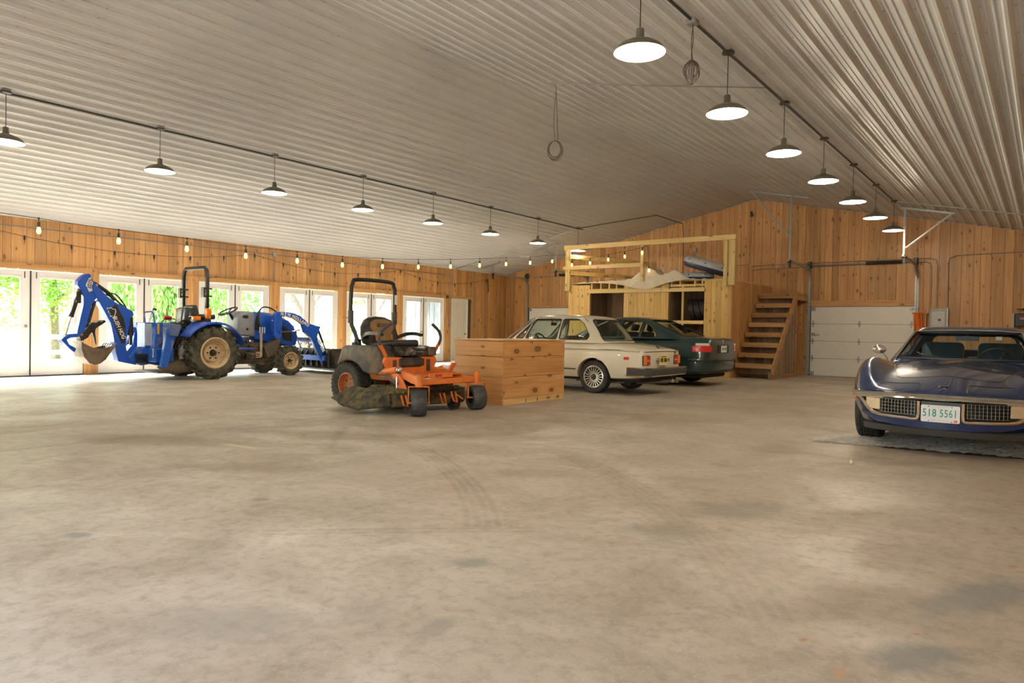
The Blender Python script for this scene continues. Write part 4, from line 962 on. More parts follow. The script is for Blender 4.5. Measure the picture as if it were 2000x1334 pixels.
SB(MB().bx(SX1 - .07, SX1 + .02, 19.40, BY - .01, 2.03, 2.16), 'landing_beam', STAIRZ, bevel=.003)
SB(MB().bx(SX0, SX1, 19.25, BY - .01, 2.165, 2.20), 'landing', STAIRX)
SB(MB().bx(SX1 - .08, SX1 + .01, 19.36, 19.45, .1, 2.1), 'post', STAIRZ)

# ================================================================== CRATE
CX0, CX1, CY0, CY1, CH = -7.12, -6.20, 7.95, 9.55, .94
crate = thing('crate', 'large knotty pine plank crate between the orange mower and the white car', 'crate', (CX1, CY0, 0))
def CB(m_, name, mat, **k):
    m_.v = [v - crate.location for v in m_.v]; return m_.build(name, mat, crate, smooth=0, **k)
zz = [.09, .40, .695, CH - .02]
for i in range(3):
    o_ = (.004, 0, .003)[i]
    CB(MB().bx(CX1 - .025, CX1 + o_, CY0 + .022, CY1, zz[i] + .002, zz[i + 1] - .002), 'plank', CRATEW, bevel=.002)
    CB(MB().bx(CX0, CX1 - .0, CY0 - o_, CY0 + .022, zz[i] + .002, zz[i + 1] - .002), 'plank', CRATEX, bevel=.002)
    CB(MB().bx(CX0, CX1 - .03, CY1 - .022, CY1, zz[i] + .002, zz[i + 1] - .002), 'plank', CRATEX, bevel=.002)
    CB(MB().bx(CX0, CX0 + .022, CY0 + .022, CY1 - .022, zz[i] + .002, zz[i + 1] - .002), 'plank', CRATEW, bevel=.002)
CB(MB().bx(CX1 - .06, CX1 + .008, CY0 + .02, CY1 + .0, 0, .088), 'skid', LOFTX_Y := wood('skid pine', (.74, .50, .22), (.62, .38, .14), (.36, .19, .05), 'y', knots=.2), bevel=.003)
CB(MB().bx(CX0, CX1, CY0 - .008, CY0 + .02, 0, .088), 'skid', CRATEX, bevel=.003)
CB(MB().bx(CX0 + .02, CX1 - .03, CY0 + .03, CY1 - .03, .08, .10), 'floor_panel', CRATEX)
CB(MB().bx(CX0 - .01, CX1 + .012, CY0 - .014, CY1 + .012, CH - .018, CH + .002), 'lid', CRATEW, bevel=.002)
for dy in (.55, .85): CB(MB().bx(CX1 + .008, CX1 + .009, CY0 + dy, CY0 + dy + .02, .01, .07), 'nail_mark', BARN)
# ================================================================== TRACTOR WITH BACKHOE
BLUE = plain('tractor blue', (.005, .085, .52), .32, coat=.3, var=.08, scale=4)
BLUED = plain('dusty tractor blue', (.01, .10, .50), .4, var=.12, scale=6, dirt=(.20, .22, .30), dirt_amt=.3)
BLK = plain('black paint', (.014, .014, .014), .35, dirt=(.05, .045, .04), dirt_amt=.3)
MUDT = plain('muddy tyre', (.03, .028, .024), .85, var=.4, scale=10, dirt=(.105, .10, .06), dirt_amt=.62, bump=.3)
CRM = plain('cream rim', (.62, .47, .28), .45, dirt=(.33, .24, .14), dirt_amt=.35, scale=5)
MUD = plain('muddy iron', (.06, .05, .04), .7, dirt=(.16, .115, .075), dirt_amt=.6, scale=7)
GREYP = plain('grey panel', (.27, .29, .32), .45, dirt=(.35, .33, .30), dirt_amt=.2)
STEEL = plain('bright steel', (.6, .6, .6), .18, 1); BKT = plain('rusty worn bucket', (.16, .115, .08), .5, .4, var=.3, dirt=(.24, .19, .14), dirt_amt=.45)
PWHITE = plain('decal white', (.8, .8, .8), .4, var=.01); AMBER = plain('amber lens', (.85, .22, .02), .2, var=.1); REDL = plain('red lens', (.6, .03, .03), .2, var=.1)
YEL = plain('yellow decal', (.80, .50, .06), .5, var=.03); VINYL = plain('black vinyl', (.02, .02, .02), .4, dirt=(.10, .095, .085), dirt_amt=.3)
def ag_tyre(R, W, nl, depth=.035):
    m_ = MB(); b_ = R - depth
    m_.lathe([(R * .56, -W * .40), (R * .72, -W * .5), (b_ * .93, -W * .47), (b_, -W * .36), (b_ * 1.01, 0), (b_, W * .36), (b_ * .93, W * .47), (R * .72, W * .5), (R * .56, W * .40)], (0, 0, 0), (0, 1, 0), 40)
    for i in range(nl):
        for s in (-1, 1):
            a0 = 2 * pi * (i + (.5 if s > 0 else 0)) / nl; a1 = a0 + .30
            P = lambda a, yy, r: Vector((r * cos(a), yy, r * sin(a)))
            p, q = P(a0, -s * .03, R - depth * .55), P(a1, s * W * .46, R - depth * .75)
            m_.beam(p, q, depth * 1.5, depth * 1.25, up=P((a0 + a1) / 2, 0, 1))
            m_.beam(q, P(a1 + .07, s * W * .505, R * .80), depth * 1.4, depth * .5, up=(0, s, 0))
    return m_
def wheel(parent, x, y, R, W, nl, s, nb):
    t = ag_tyre(R, W, nl).build('wheel', MUDT, parent, smooth=40); t.location = (x, y, R)
    ri = R * .56
    prof = [(ri * 1.02, -s * W * .40), (ri * 1.06, s * W * .42), (ri * 1.0, s * W * .45), (ri * .97, s * W * .40), (ri * .86, s * W * .30), (ri * .84, s * W * .02), (ri * .62, -s * W * .02), (ri * .60, s * W * .10), (ri * .35, s * W * .12), (.001, s * W * .12)]
    rm = MB().lathe(prof, (0, 0, 0), (0, 1, 0), 32).build('rim', CRM, t)
    h = MB().lathe([(.001, s * W * .30), (ri * .18, s * W * .28), (ri * .24, s * W * .12)], (0, 0, 0), (0, 1, 0), 14)
    for i in range(nb):
        a = 2 * pi * i / nb; c = Vector((ri * .40 * cos(a), s * W * .12, ri * .40 * sin(a))); h.cyl(c, c + Vector((0, s * .025, 0)), ri * .055, n=6)
    h.build('hub', BLK, t)
trac = thing('tractor', 'blue compact tractor with front loader and rear backhoe by the glazed doors', 'tractor', (-13.83, 7.55, 0), radians(90))
O18 = lambda P: [(a + .18, b_) for a, b_ in P]
for s in (-1, 1):
    wheel(trac, 0, s * .61, .525, .34, 18, s, 6); wheel(trac, 1.86, s * .50, .325, .24, 16, s, 6)
MB().bx(-.25, 1.9, -.20, .20, .32, .72).bx(.6, 1.75, -.15, .15, .25, .4).build('chassis', MUD, trac, smooth=0, bevel=.03)
MB().cyl((0, -.6, .525), (0, .6, .525), .10, n=14).bx(-.22, .3, -.3, .3, .42, .9).build('rear_axle', MUD, trac, bevel=.02)
MB().cyl((1.86, -.45, .33), (1.86, .45, .33), .06, n=12).bx(1.7, 2.0, -.2, .2, .28, .62).build('front_axle', MUD, trac, bevel=.02)
hood = MB().prism(O18([(.98, .80), (.98, 1.38), (1.14, 1.37), (1.44, 1.335), (1.65, 1.29), (1.86, 1.21), (2.0, 1.09), (2.06, .93), (2.08, .66), (1.82, .63), (1.45, .68)]), 'y', -.25, .25).build('hood', BLUE, trac, bevel=.05, seg=3)
for s in (-1, 1):
    MB().prism(rpoly(O18([(1.70, 1.09), (1.90, .95), (1.93, .74), (1.74, .76), (1.68, .9)]), .03), 'y', s * .25, s * .262).build('side_vent', BLK, hood)
MB().bx(2.25, 2.28, -.2, .2, .72, 1.0).build('grille', BLK, hood, smooth=0)
cons = MB().prism(O18([(.60, .86), (.62, 1.14), (.63, 1.31), (.75, 1.38), (.90, 1.385), (1.0, 1.36), (1.02, .84)]), 'y', -.26, .26).build('console', GREYP, trac, bevel=.05, seg=3)
MB().prism(rpoly(O18([(.70, 1.24), (.71, 1.29), (.82, 1.30), (.84, 1.25), (.80, 1.22)]), .02), 'y', -.268, -.26).build('console_opening', BLK, cons)
MB().lathe([(.001, 0), (.028, .0), (.028, .012), (.001, .012)], (.99, -.258, 1.0), (0, -1, 0), 14).build('console_knob', BLK, cons)
MB().cyl((.82, 0, 1.2), (.72, 0, 1.36), .03, n=10).build('steering_column', BLK, trac)
ca = Vector((.70, 0, 1.37)); nx = Vector((-.45, 0, .9)).normalized(); ex = Vector((.9, 0, .45)).normalized()
sw = MB().tube([ca + .20 * (cos(2 * pi * i / 28) * ex + sin(2 * pi * i / 28) * Vector((0, 1, 0))) for i in range(28)], .015, n=8, closed=True)
for a in (.5, 2.6, 4.7): sw.cyl(ca - nx * .02, ca + .19 * (cos(a) * ex + sin(a) * Vector((0, 1, 0))), .011, n=6)
sw.build('steering_wheel', BLK, trac)
for s in (-1, 1):
    pts = [(.525 + .07) * 1.0] ; arc = [(cos(a) * .66, .525 + sin(a) * .62) for a in [radians(q) for q in range(18, 150, 8)]]
    fm = MB().rings([[Vector((x, s * yy, z + dz)) for yy, dz in ((.44, 0), (.74, 0), (.78, -.02), (.78, -.05), (.74, -.03), (.44, -.03))] for x, z in arc]).build('fender', BLUE, trac, smooth=50)
    MB().prism([(-.45, 1.0), (-.3, 1.12), (.2, 1.13), (.35, 1.0), (.1, .8), (-.3, .8)], 'y', s * .42, s * .45).build('fender_side', BLUED, trac)
    lm = MB().box((-.08, s * .60, 1.30), (.10, .10, .21)).build('turn_lamp', AMBER, trac, bevel=.03, seg=2)
    MB().cyl((-.08, s * .60, 1.14), (-.08, s * .60, 1.22), .02, n=8).build('lamp_stalk', BLK, lm)
    MB().box((-.30, s * .56, 1.20), (.16, .09, .08)).build('tail_lamp', REDL if s > 0 else AMBER, trac, bevel=.015)
# roll bar
rp = [(-.02, -.45, .78), (-.02, -.45, 2.05), (-.02, -.42, 2.16), (-.02, -.35, 2.22), (-.02, .36, 2.22), (-.02, .43, 2.16), (-.02, .46, 2.05), (-.02, .46, .78)]
rops = MB().tube(rp, 0, sq=(.035, .03), up=(1, 0, 0)).build('roll_bar', BLK, trac, smooth=50, bevel=.006)
for y in (-.45, .46): MB().bx(-.10, .06, y - .05, y + .05, 1.63, 1.66).bx(-.10, .06, y - .05, y + .05, 1.78, 1.81).bx(-.12, -.09, y - .05, y + .05, 1.62, 1.82).cyl((-.05, y - .07, 1.72), (-.05, y + .07, 1.72), .02, n=8).build('hinge_bracket', BLK, rops, smooth=0)
seat = MB().box((.10, 0, 1.24), (.42, .46, .10)).build('seat', VINYL, trac, bevel=.04, seg=3)
MB().box((-.10, 0, 1.36), (.10, .42, .22), (0, radians(-14), 0)).build('backrest', VINYL, seat, bevel=.04, seg=3)
MB().bx(-.05, .25, -.15, .15, .9, 1.2).build('seat_base', BLK, trac, smooth=0, bevel=.02)
# rear clutter: hitch, hoses, drawbar
hm = MB(); rr = random.Random(9)
for i in range(16):
    y = rr.uniform(-.42, .35); z0 = rr.uniform(.75, 1.12); a = rr.uniform(-.5, -.28)
    hm.tube(crom([(-.12, y * .6, z0), (a, y, z0 + rr.uniform(-.05, .1)), (a - .18, y * 1.05, z0 - rr.uniform(.15, .4)), (a - rr.uniform(.2, .5), y * .9, rr.uniform(.4, .65))], 5), rr.choice((.012, .016, .02)), n=6)
hm.build('hydraulic_hoses', BLK, trac)
cm = MB()
for i in range(14): cm.box((rr.uniform(-.45, -.15), rr.uniform(-.4, .3), rr.uniform(.7, 1.15)), (rr.uniform(.04, .12), rr.uniform(.04, .14), rr.uniform(.03, .1)), (rr.random(), rr.random(), 0))
cm.build('valve_block', MUD, trac, smooth=0, bevel=.008)
MB().cyl((-.2, -.42, .62), (-.55, -.52, .72), .045, n=10).cyl((-.15, -.4, .45), (-.85, -.42, .30), .03, n=8).cyl((-.3, -.42, 1.0), (-.45, -.44, .4), .02, n=8).build('lift_arm', MUD, trac)
MB().bx(-1.0, -.3, -.48, .48, .14, .17).bx(-.34, -.30, -.48, .48, .14, .30).prism([(-1.02, .27), (-.66, .38), (-.3, .30), (-.3, .17), (-.9, .17)], 'y', -.50, -.47).build('subframe', MUD, trac, smooth=0)
MB().bx(.42, .95, -.62, -.28, .58, .61).build('step', BLUED, trac, smooth=0, bevel=.01); MB().bx(.42, .95, .28, .62, .58, .61).build('step', BLUED, trac, smooth=0, bevel=.01)
em = MB()
for i in range(22): em.box((rr.uniform(.5, 1.4), rr.choice((-1, 1)) * rr.uniform(.16, .3), rr.uniform(.4, .82)), (rr.uniform(.06, .2), rr.uniform(.05, .12), rr.uniform(.04, .14)), (rr.uniform(-.4, .4), 0, rr.uniform(-.4, .4)))
em.build('engine_block', MUD, trac, smooth=0, bevel=.008)
MB().cyl((.68, -.31, .80), (.82, -.32, .86), .018, n=8).build('red_lever', REDL, trac)
# ---- front loader
ARM = O18([(1.30, 1.33), (1.37, 1.39), (1.63, 1.39), (1.80, 1.37), (1.93, 1.32), (2.06, 1.24), (2.17, 1.15), (2.51, 1.08), (2.46, .98), (2.42, .84), (2.72, .30), (2.70, .22), (2.61, .20), (2.23, .85), (2.07, .95), (2.05, 1.03), (2.01, 1.12), (1.92, 1.18), (1.79, 1.245), (1.62, 1.285), (1.48, 1.28), (1.48, .86), (1.44, .80), (1.34, .80), (1.30, .86)])
for s in (-1, 1):
    am = MB().prism(ARM, 'y', s * .44, s * .53).build('loader_arm', BLUE, trac, smooth=20, bevel=.008)
    MB().cyl((1.52, s * .39, .92), (2.0, s * .39, .96), .028, n=10).build('lift_cylinder', BLK, trac)
    MB().cyl((2.0, s * .39, .96), (2.22, s * .39, 1.0), .016, n=8).build('lift_rod', STEEL, trac)
    MB().cyl((2.66, s * .46, 1.03), (2.80, s * .46, .72), .028, n=10).cyl((2.80, s * .46, .72), (2.93, s * .46, .46), .017, n=8).build('bucket_cylinder', BLK, trac)
    MB().prism([(1.3, .62), (1.62, .8), (1.72, .8), (1.6, .45), (1.4, .4)], 'y', s * .26, s * .42).build('loader_bracket', MUD, trac, smooth=0)
    for px, pz in ((1.58, 1.31), (1.60, .95)): MB().cyl((px, s * .43, pz), (px, s * .555, pz), .026, n=12).build('pivot_pin', BLUED, am)
MB().cyl((2.50, -.48, .78), (2.50, .48, .78), .05, n=12).build('cross_tube', BLUED, trac)
vm = MB()
for i in range(4): vm.tube(crom([(2.40, .30 - .03 * i, .74 - .03 * i), (2.46, -.05, .70 - .025 * i), (2.50, -.36, .80 - .03 * i)], 5), .010, n=6)
vm.build('steel_lines', STEEL, trac)
vm = MB()
for i in range(4): vm.box((2.62 - .03 * i, -.38 + .02 * i, .76 - .045 * i), (.05, .05, .05), (.3, .5, .2))
vm.build('couplers', STEEL, trac, smooth=0, bevel=.008)
hm = MB()
for i in range(4): hm.tube(crom([(1.16 + .02 * i, -.30 - .03 * i, .98), (1.18, -.32 - .02 * i, 1.25), (1.28, -.34, 1.46), (1.46, -.36, 1.47), (1.62, -.4, 1.38)], 6), .017, n=7)
hm.build('hose_arch', BLK, trac)
for i in range(3): MB().cyl((1.17 + .055 * i, -.46, .92), (1.17 + .055 * i, -.46, 1.05), .014, n=8).build('coupler_sleeve', plain('pale coupler', (.55, .57, .60), .4), trac)
for i in range(3): MB().cyl((1.18 + .02 * i, -.46, .42), (1.18 + .02 * i, -.46, .92), .010, n=6).build('steel_tube', plain('tan line', (.50, .42, .32), .4, .5), trac)
for i in range(4): MB().bx(1.08, 1.20, -.47, -.45, .40 + .035 * i, .415 + .035 * i).build('tube_clamp', CRM, trac, smooth=0)
# bucket
bk = MB(); prof = [(2.86, .56), (2.84, .30), (2.90, .12), (3.02, .06), (3.42, .05)]
bk.rings([[Vector((x, y, z)) for y in (-.86, .86)] + [Vector((x + .02, y, z + .02)) for y in (.86, -.86)] for x, z in prof])
for s in (-1, 1): bk.prism([(2.86, .58), (2.83, .30), (2.90, .11), (3.02, .05), (3.44, .05), (3.28, .34), (3.10, .58)], 'y', s * .84, s * .87)
bk = bk.build('bucket', plain('black bucket', (.025, .025, .025), .45, dirt=(.10, .07, .05), dirt_amt=.5), trac, smooth=0)
for i in range(8): MB().prism([(2.83, .55), (2.74, .45), (2.76, .18), (2.86, .14)], 'y', -.75 + i * .21, -.73 + i * .21).build('bucket_rib', BLK, bk, smooth=0)
MB().bx(2.72, 2.80, -.62, .62, .30, .42).build('quick_coupler', BLUED, bk, smooth=0, bevel=.01); MB().bx(2.70, 2.86, -.85, .85, .09, .12).build('bucket_heel', GALV, bk, smooth=0)
# lettering on the loader arm
def tx_right(txt, x, y, z, ang, size, mat, par, nm, **k):   # readable from the tractor's right side (-y)
    X = Vector((cos(ang), 0, sin(ang))); n = Vector((0, -1, 0)); Y = n.cross(X)
    return text(txt, size, mat, par, nm, frame((x, y, z), X, Y), **k)
arm_r = [o for o in trac.children if o.name.startswith('loader_arm')][0]
cpts = [(1.50 + .18, 1.345, -4), (1.585 + .18, 1.338, -7), (1.675 + .18, 1.325, -10), (1.79 + .18, 1.297, -16), (1.86 + .18, 1.272, -20), (1.925 + .18, 1.245, -24), (1.98 + .18, 1.218, -27), (2.035 + .18, 1.188, -29), (2.10 + .18, 1.150, -31), (2.17 + .18, 1.107, -33)]
for ch, (x, z, a) in zip('NEWHOLLAND', cpts): tx_right(ch, x - .02, -.533, z, radians(a), .092, PWHITE, arm_r, 'letter', sx=.9, bold=.004)
MB().tube([(1.66, -.532, 1.295), (1.84, -.532, 1.283), (2.0, -.532, 1.235), (2.2, -.532, 1.13)], 0, sq=(.007, .003), up=(0, 1, 0)).build('orange_stripe', YEL, arm_r)
MB().prism([(2.66, .80), (2.72, .69), (2.66, .66), (2.60, .77)], 'y', -.534, -.53).build('warning_decal', PWHITE, arm_r); MB().prism([(2.74, .66), (2.81, .53), (2.75, .50), (2.68, .62)], 'y', -.534, -.53).build('warning_decal', PWHITE, arm_r)
# ---- backhoe
hoe = MB().bx(-1.05, -.70, -.50, .50, .35, .62).bx(-1.20, -.95, -.16, .16, .40, .62).build('backhoe_frame', BLUED, trac, smooth=0, bevel=.02)
MB().prism(O18([(-1.55, .45), (-1.40, .64), (-1.0, .62), (-.90, .56), (-.93, .26), (-1.13, .31), (-1.32, .28), (-1.50, .36)]), 'y', -.14, .14).build('swing_frame', BLUED, trac, smooth=0, bevel=.015)
MB().cyl((-1.02, -.17, .46), (-1.26, -.17, .46), .045, n=10).cyl((-1.02, -.17, .36), (-1.26, -.17, .36), .03, n=8).cyl((-1.1, .2, .4), (-1.1, -.2, .4), .03, n=8).build('swing_cylinder', BLK, trac)
BOOM = O18([(-2.18, 1.71), (-2.17, 1.77), (-2.12, 1.79), (-2.07, 1.72), (-1.92, 1.56), (-1.76, 1.45), (-1.52, 1.33), (-1.46, 1.30), (-1.45, 1.23), (-1.51, 1.17), (-1.52, 1.07), (-1.56, .84), (-1.59, .68), (-1.57, .55), (-1.52, .62), (-1.47, .68), (-1.40, .68), (-1.39, .41), (-1.40, .29), (-1.72, .37), (-1.76, .53), (-1.81, .84), (-1.86, 1.08), (-1.97, 1.29), (-2.08, 1.49), (-2.14, 1.60)])
boom = MB().prism(BOOM, 'y', -.10, .10).build('boom', BLUE, trac, smooth=20, bevel=.008)
MB().prism(O18([(-1.78, 1.43), (-1.64, 1.18), (-1.60, 1.0), (-1.60, .70), (-1.67, .70), (-1.75, .90), (-1.82, 1.12), (-1.90, 1.31)]), 'y', -.104, -.10).build('boom_decal', BLK, boom)
tx_right('BUSH HOG', -1.70 + .18 - .02, -.107, 1.0, radians(-66), .105, PWHITE, boom, 'boom_lettering', shear=.25, sx=.86, bold=.002)
HOG = [(-1.93, 1.36), (-1.89, 1.35), (-1.86, 1.37), (-1.83, 1.34), (-1.78, 1.34), (-1.77, 1.28), (-1.79, 1.22), (-1.81, 1.16), (-1.83, 1.17), (-1.83, 1.21), (-1.86, 1.19), (-1.88, 1.21), (-1.87, 1.25), (-1.91, 1.27), (-1.90, 1.31), (-1.93, 1.33)]
cxh = sum(p[0] for p in HOG) / len(HOG); czh = sum(p[1] for p in HOG) / len(HOG)
MB().prism(O18(HOG), 'y', -.107, -.10).build('emblem_outline', PWHITE, boom, smooth=0)
MB().prism(O18([(cxh + (a - cxh) * .80, czh + (b_ - czh) * .82) for a, b_ in HOG]), 'y', -.109, -.10).build('emblem', BLK, boom, smooth=0)
DIP = O18([(-2.23, 1.96), (-2.19, 1.94), (-2.17, 1.88), (-2.15, 1.81), (-2.17, 1.75), (-2.12, 1.67), (-2.09, 1.55), (-2.11, 1.50), (-2.15, 1.44), (-2.18, 1.38), (-2.22, 1.17), (-2.28, .97), (-2.30, .85), (-2.35, .82), (-2.41, .87), (-2.39, 1.0), (-2.35, 1.2), (-2.31, 1.39), (-2.31, 1.53), (-2.35, 1.66), (-2.39, 1.70), (-2.41, 1.74), (-2.40, 1.82), (-2.35, 1.89), (-2.29, 1.94)])
dip = MB().prism(DIP, 'y', -.07, .07).build('dipper', BLUE, trac, smooth=20, bevel=.008)
MB().prism(O18([(-2.22, 1.89), (-2.19, 1.88), (-2.16, 1.79), (-2.18, 1.73), (-2.15, 1.66), (-2.22, 1.63), (-2.28, 1.75)]), 'y', -.074, -.07).build('dipper_decal', PWHITE, dip)
tx_right('XD75', -2.21 + .18, -.077, 1.775, radians(76), .085, BLK, dip, 'dipper_lettering', sx=.8, bold=.002)
for (x, z) in ((-2.22, 1.71), (-2.11, 1.76), (-2.20, 1.90), (-2.35, .86)): MB().cyl((x + .18 - .05 * 0, -.115, z), (x + .18, .115, z), .022, n=12).build('pivot_pin', STEEL, dip)
MB().cyl((-2.16 + 0, -.0, 1.68), (-2.30, -.0, 1.20), .038, n=12).cyl((-2.30, 0, 1.20), (-2.31, 0, 1.17), .045, n=12).build('bucket_ram', BLK, trac); MB().cyl((-2.30, -.015, 1.20), (-2.41, -.015, .80), .016, n=10).build('ram_rod', STEEL, trac)
MB().bx(-2.25, -2.17, -.07, .0, 1.42, 1.62).cyl((-2.22, -.07, 1.63), (-2.33, -.07, 1.25), .012, n=6).build('ram_hose', BLK, trac)
MB().prism(O18([(-2.67, .77), (-2.63, .81), (-2.54, .87), (-2.40, .88), (-2.40, .82), (-2.53, .80), (-2.58, .77), (-2.54, .69), (-2.43, .61), (-2.46, .54), (-2.53, .60), (-2.60, .68)]), 'y', -.09, .09).build('bucket_link', BLUE, trac, smooth=20, bevel=.006)
MB().cyl((-1.92, 0, 1.47), (-2.02, 0, 1.08), .03, n=10).cyl((-2.02, 0, 1.08), (-2.06, 0, .98), .016, n=8).build('thumb_ram', BLK, trac)
MB().prism(O18([(-2.31, .92), (-2.16, 1.08), (-2.11, 1.07), (-2.06, 1.11), (-2.02, 1.09), (-1.97, 1.13), (-1.94, 1.10), (-2.09, .99), (-2.21, .87), (-2.24, .81), (-2.35, .74), (-2.38, .82)]), 'y', -.10, .10).build('thumb', BLK, trac, smooth=0, bevel=.005)
MB().tube([(-1.90, .02, 1.05), (-1.93, .02, .9), (-1.88, .02, .68)], [.02, .03, .008], n=6).build('thumb_brace', BLK, trac)
BK = O18([(-2.39, .74), (-2.34, .70), (-2.24, .645), (-2.12, .60), (-2.0, .62), (-1.86, .66), (-1.80, .69), (-1.91, .52), (-1.98, .42), (-2.08, .34), (-2.17, .32), (-2.26, .35), (-2.32, .44), (-2.36, .56)])
hb = MB()
for s in (-1, 1): hb.prism(BK, 'y', s * .20 - .012, s * .20 + .012)
sheet = O18([(-1.84, .66), (-1.91, .52), (-1.98, .42), (-2.08, .34), (-2.17, .32), (-2.26, .35), (-2.34, .46), (-2.38, .60), (-2.39, .74)])
hb.rings([[Vector((x, -.2, z)), Vector((x, .2, z)), Vector((x + .008, .2, z + .012)), Vector((x + .008, -.2, z + .012))] for x, z in sheet])
hb = hb.build('digging_bucket', BKT, trac, smooth=20)
for i in range(5):
    y = -.18 + .09 * i
    MB().add([(-1.72, y - .018, .655), (-1.72, y + .018, .655), (-1.70, y + .018, .69), (-1.70, y - .018, .69), (-1.60, y - .006, .715), (-1.60, y + .006, .715)], [(0, 1, 5, 4), (3, 2, 1, 0), (2, 3, 4, 5), (1, 2, 5), (0, 4, 3)]).build('tooth', GALV, hb, smooth=0)
MB().cyl((-1.31, -.02, 1.20), (-1.29, -.02, .85), .055, n=14).cyl((-1.29, -.02, .85), (-1.28, -.02, .66), .028, n=10).build('boom_ram', BLK, trac)
MB().tube(crom([(-1.95, -.03, 1.80), (-1.70, -.03, 1.63), (-1.58, -.03, 1.50)], 4), .035, n=8).tube(crom([(-1.72, .03, 1.60), (-1.60, .02, 1.56), (-1.48, .0, 1.44), (-1.36, 0, 1.34)], 5), .018, n=6).tube(crom([(-1.70, -.05, 1.63), (-1.57, -.05, 1.60), (-1.45, -.05, 1.46), (-1.38, -.05, 1.35)], 5), .014, n=6).build('dipper_ram', BLK, trac)
tw = MB().bx(-1.09, -.75, -.16, .16, .62, 1.10).build('control_tower', BLUED, trac, smooth=0, bevel=.01)
MB().bx(-1.085, -.97, -.166, -.16, .66, 1.08).build('tower_decal', plain('grey decal', (.38, .44, .52), .4), tw, smooth=0)
MB().bx(-.86, -.82, -.166, -.16, .88, 1.08).build('caution_decal', YEL, tw, smooth=0)
MB().tube([(-1.08, -.14, 1.10), (-1.10, -.14, 1.26), (-1.07, -.14, 1.30), (-.96, -.14, 1.31), (-.93, -.14, 1.27), (-.90, -.14, 1.10)], .014, n=8).build('grab_hoop', BLUED, trac)
for a, b_ in (((-1.0, -.05, 1.08), (-.87, -.05, 1.38)), ((-.92, .08, 1.08), (-.77, .08, 1.37))):
    lv = MB().cyl(a, b_, .008, n=6).build('control_lever', STEEL, trac); MB().cyl(Vector(b_) - (Vector(b_) - Vector(a)) * .12, b_, .022, n=8).build('knob', BLK, lv)
MB().bx(-1.16, -1.12, -.12, -.09, .47, .55).build('caution_decal', YEL, trac, smooth=0)
for s in (-1, 1):
    sb = MB().prism(O18([(-1.09, 1.09), (-.86, 1.05), (-.94, .84), (-1.09, .26), (-1.21, .27), (-1.13, .82)]), 'y', s * .58, s * .68).build('stabilizer', BLUED, trac, smooth=0, bevel=.01)
    MB().prism(O18([(-1.12, 1.10), (-.86, 1.06), (-.93, .84), (-1.07, .86)]), 'y', s * .52, s * .74).build('stabilizer_pad', plain('worn blue', (.05, .12, .38), .5, dirt=(.14, .17, .26), dirt_amt=.5), sb, smooth=0, bevel=.01)
    MB().cyl((-1.03, s * .40, 1.0), (-1.12, s * .55, .62), .04, n=10).build('stabilizer_ram', BLUED, trac); MB().cyl((-1.12, s * .55, .62), (-1.14, s * .58, .45), .018, n=8).build('ram_rod', STEEL, trac)
bs = MB().box((-.55, -.02, 1.07), (.42, .42, .07)).build('backhoe_seat', VINYL, trac, bevel=.03, seg=2)
sb2 = MB().box((-.30, -.02, 1.24), (.08, .40, .36), (0, radians(8), 0)).build('seat_back', VINYL, bs, bevel=.05, seg=3)
MB().box((-.345, -.02, 1.27), (.02, .16, .22), (0, radians(8), 0)).build('seat_recess', plain('green grey pad', (.10, .13, .11), .4), bs, bevel=.03, seg=2)
MB().bx(-.62, -.42, -.12, .12, .62, 1.05).build('seat_post', BLK, trac, smooth=0, bevel=.01)
# ================================================================== ZERO TURN MOWER
ORA = plain('mower orange', (.80, .20, .035), .4, var=.1, dirt=(.42, .22, .09), dirt_amt=.22, scale=6)
DUST = plain('dusty black plastic', (.035, .033, .032), .5, dirt=(.19, .135, .085), dirt_amt=.5, scale=3)
GRS = plain('grass caked deck', (.045, .042, .03), .95, var=.5, scale=12, dirt=(.135, .105, .04), dirt_amt=.55, bump=.9)
TURF = plain('turf tyre', (.028, .028, .026), .85, var=.4, scale=40, dirt=(.075, .072, .05), dirt_amt=.45, bump=.6)
TAN = plain('tan seat vinyl', (.30, .16, .05), .55, var=.12); CHAR = plain('charcoal grip', (.075, .075, .075), .6)
ORIM = plain('rusty orange rim', (.50, .15, .05), .55, dirt=(.22, .13, .07), dirt_amt=.5, scale=7)
mow = thing('riding_mower', 'orange zero turn riding mower caked in grass beside the pine crate', 'mower', (-7.60, 6.77, 0), 0)
def turf_tyre(R, W, n=36):
    m_ = MB().lathe([(R * .52, -W * .36), (R * .70, -W * .48), (R * .92, -W * .47), (R * .985, -W * .38), (R * .985, W * .38), (R * .92, W * .47), (R * .70, W * .48), (R * .52, W * .36)], (0, 0, 0), (0, 1, 0), 44)
    for i in range(n):
        for j in range(5):
            a = 2 * pi * (i + (j % 2) * .5) / n; yy = (-.36 + .18 * j) * W
            c = Vector((R * .99 * cos(a), yy, R * .99 * sin(a))); m_.box(c, (.014, W * .13, .030), Matrix.Rotation(-a, 3, 'Y'))
    return m_
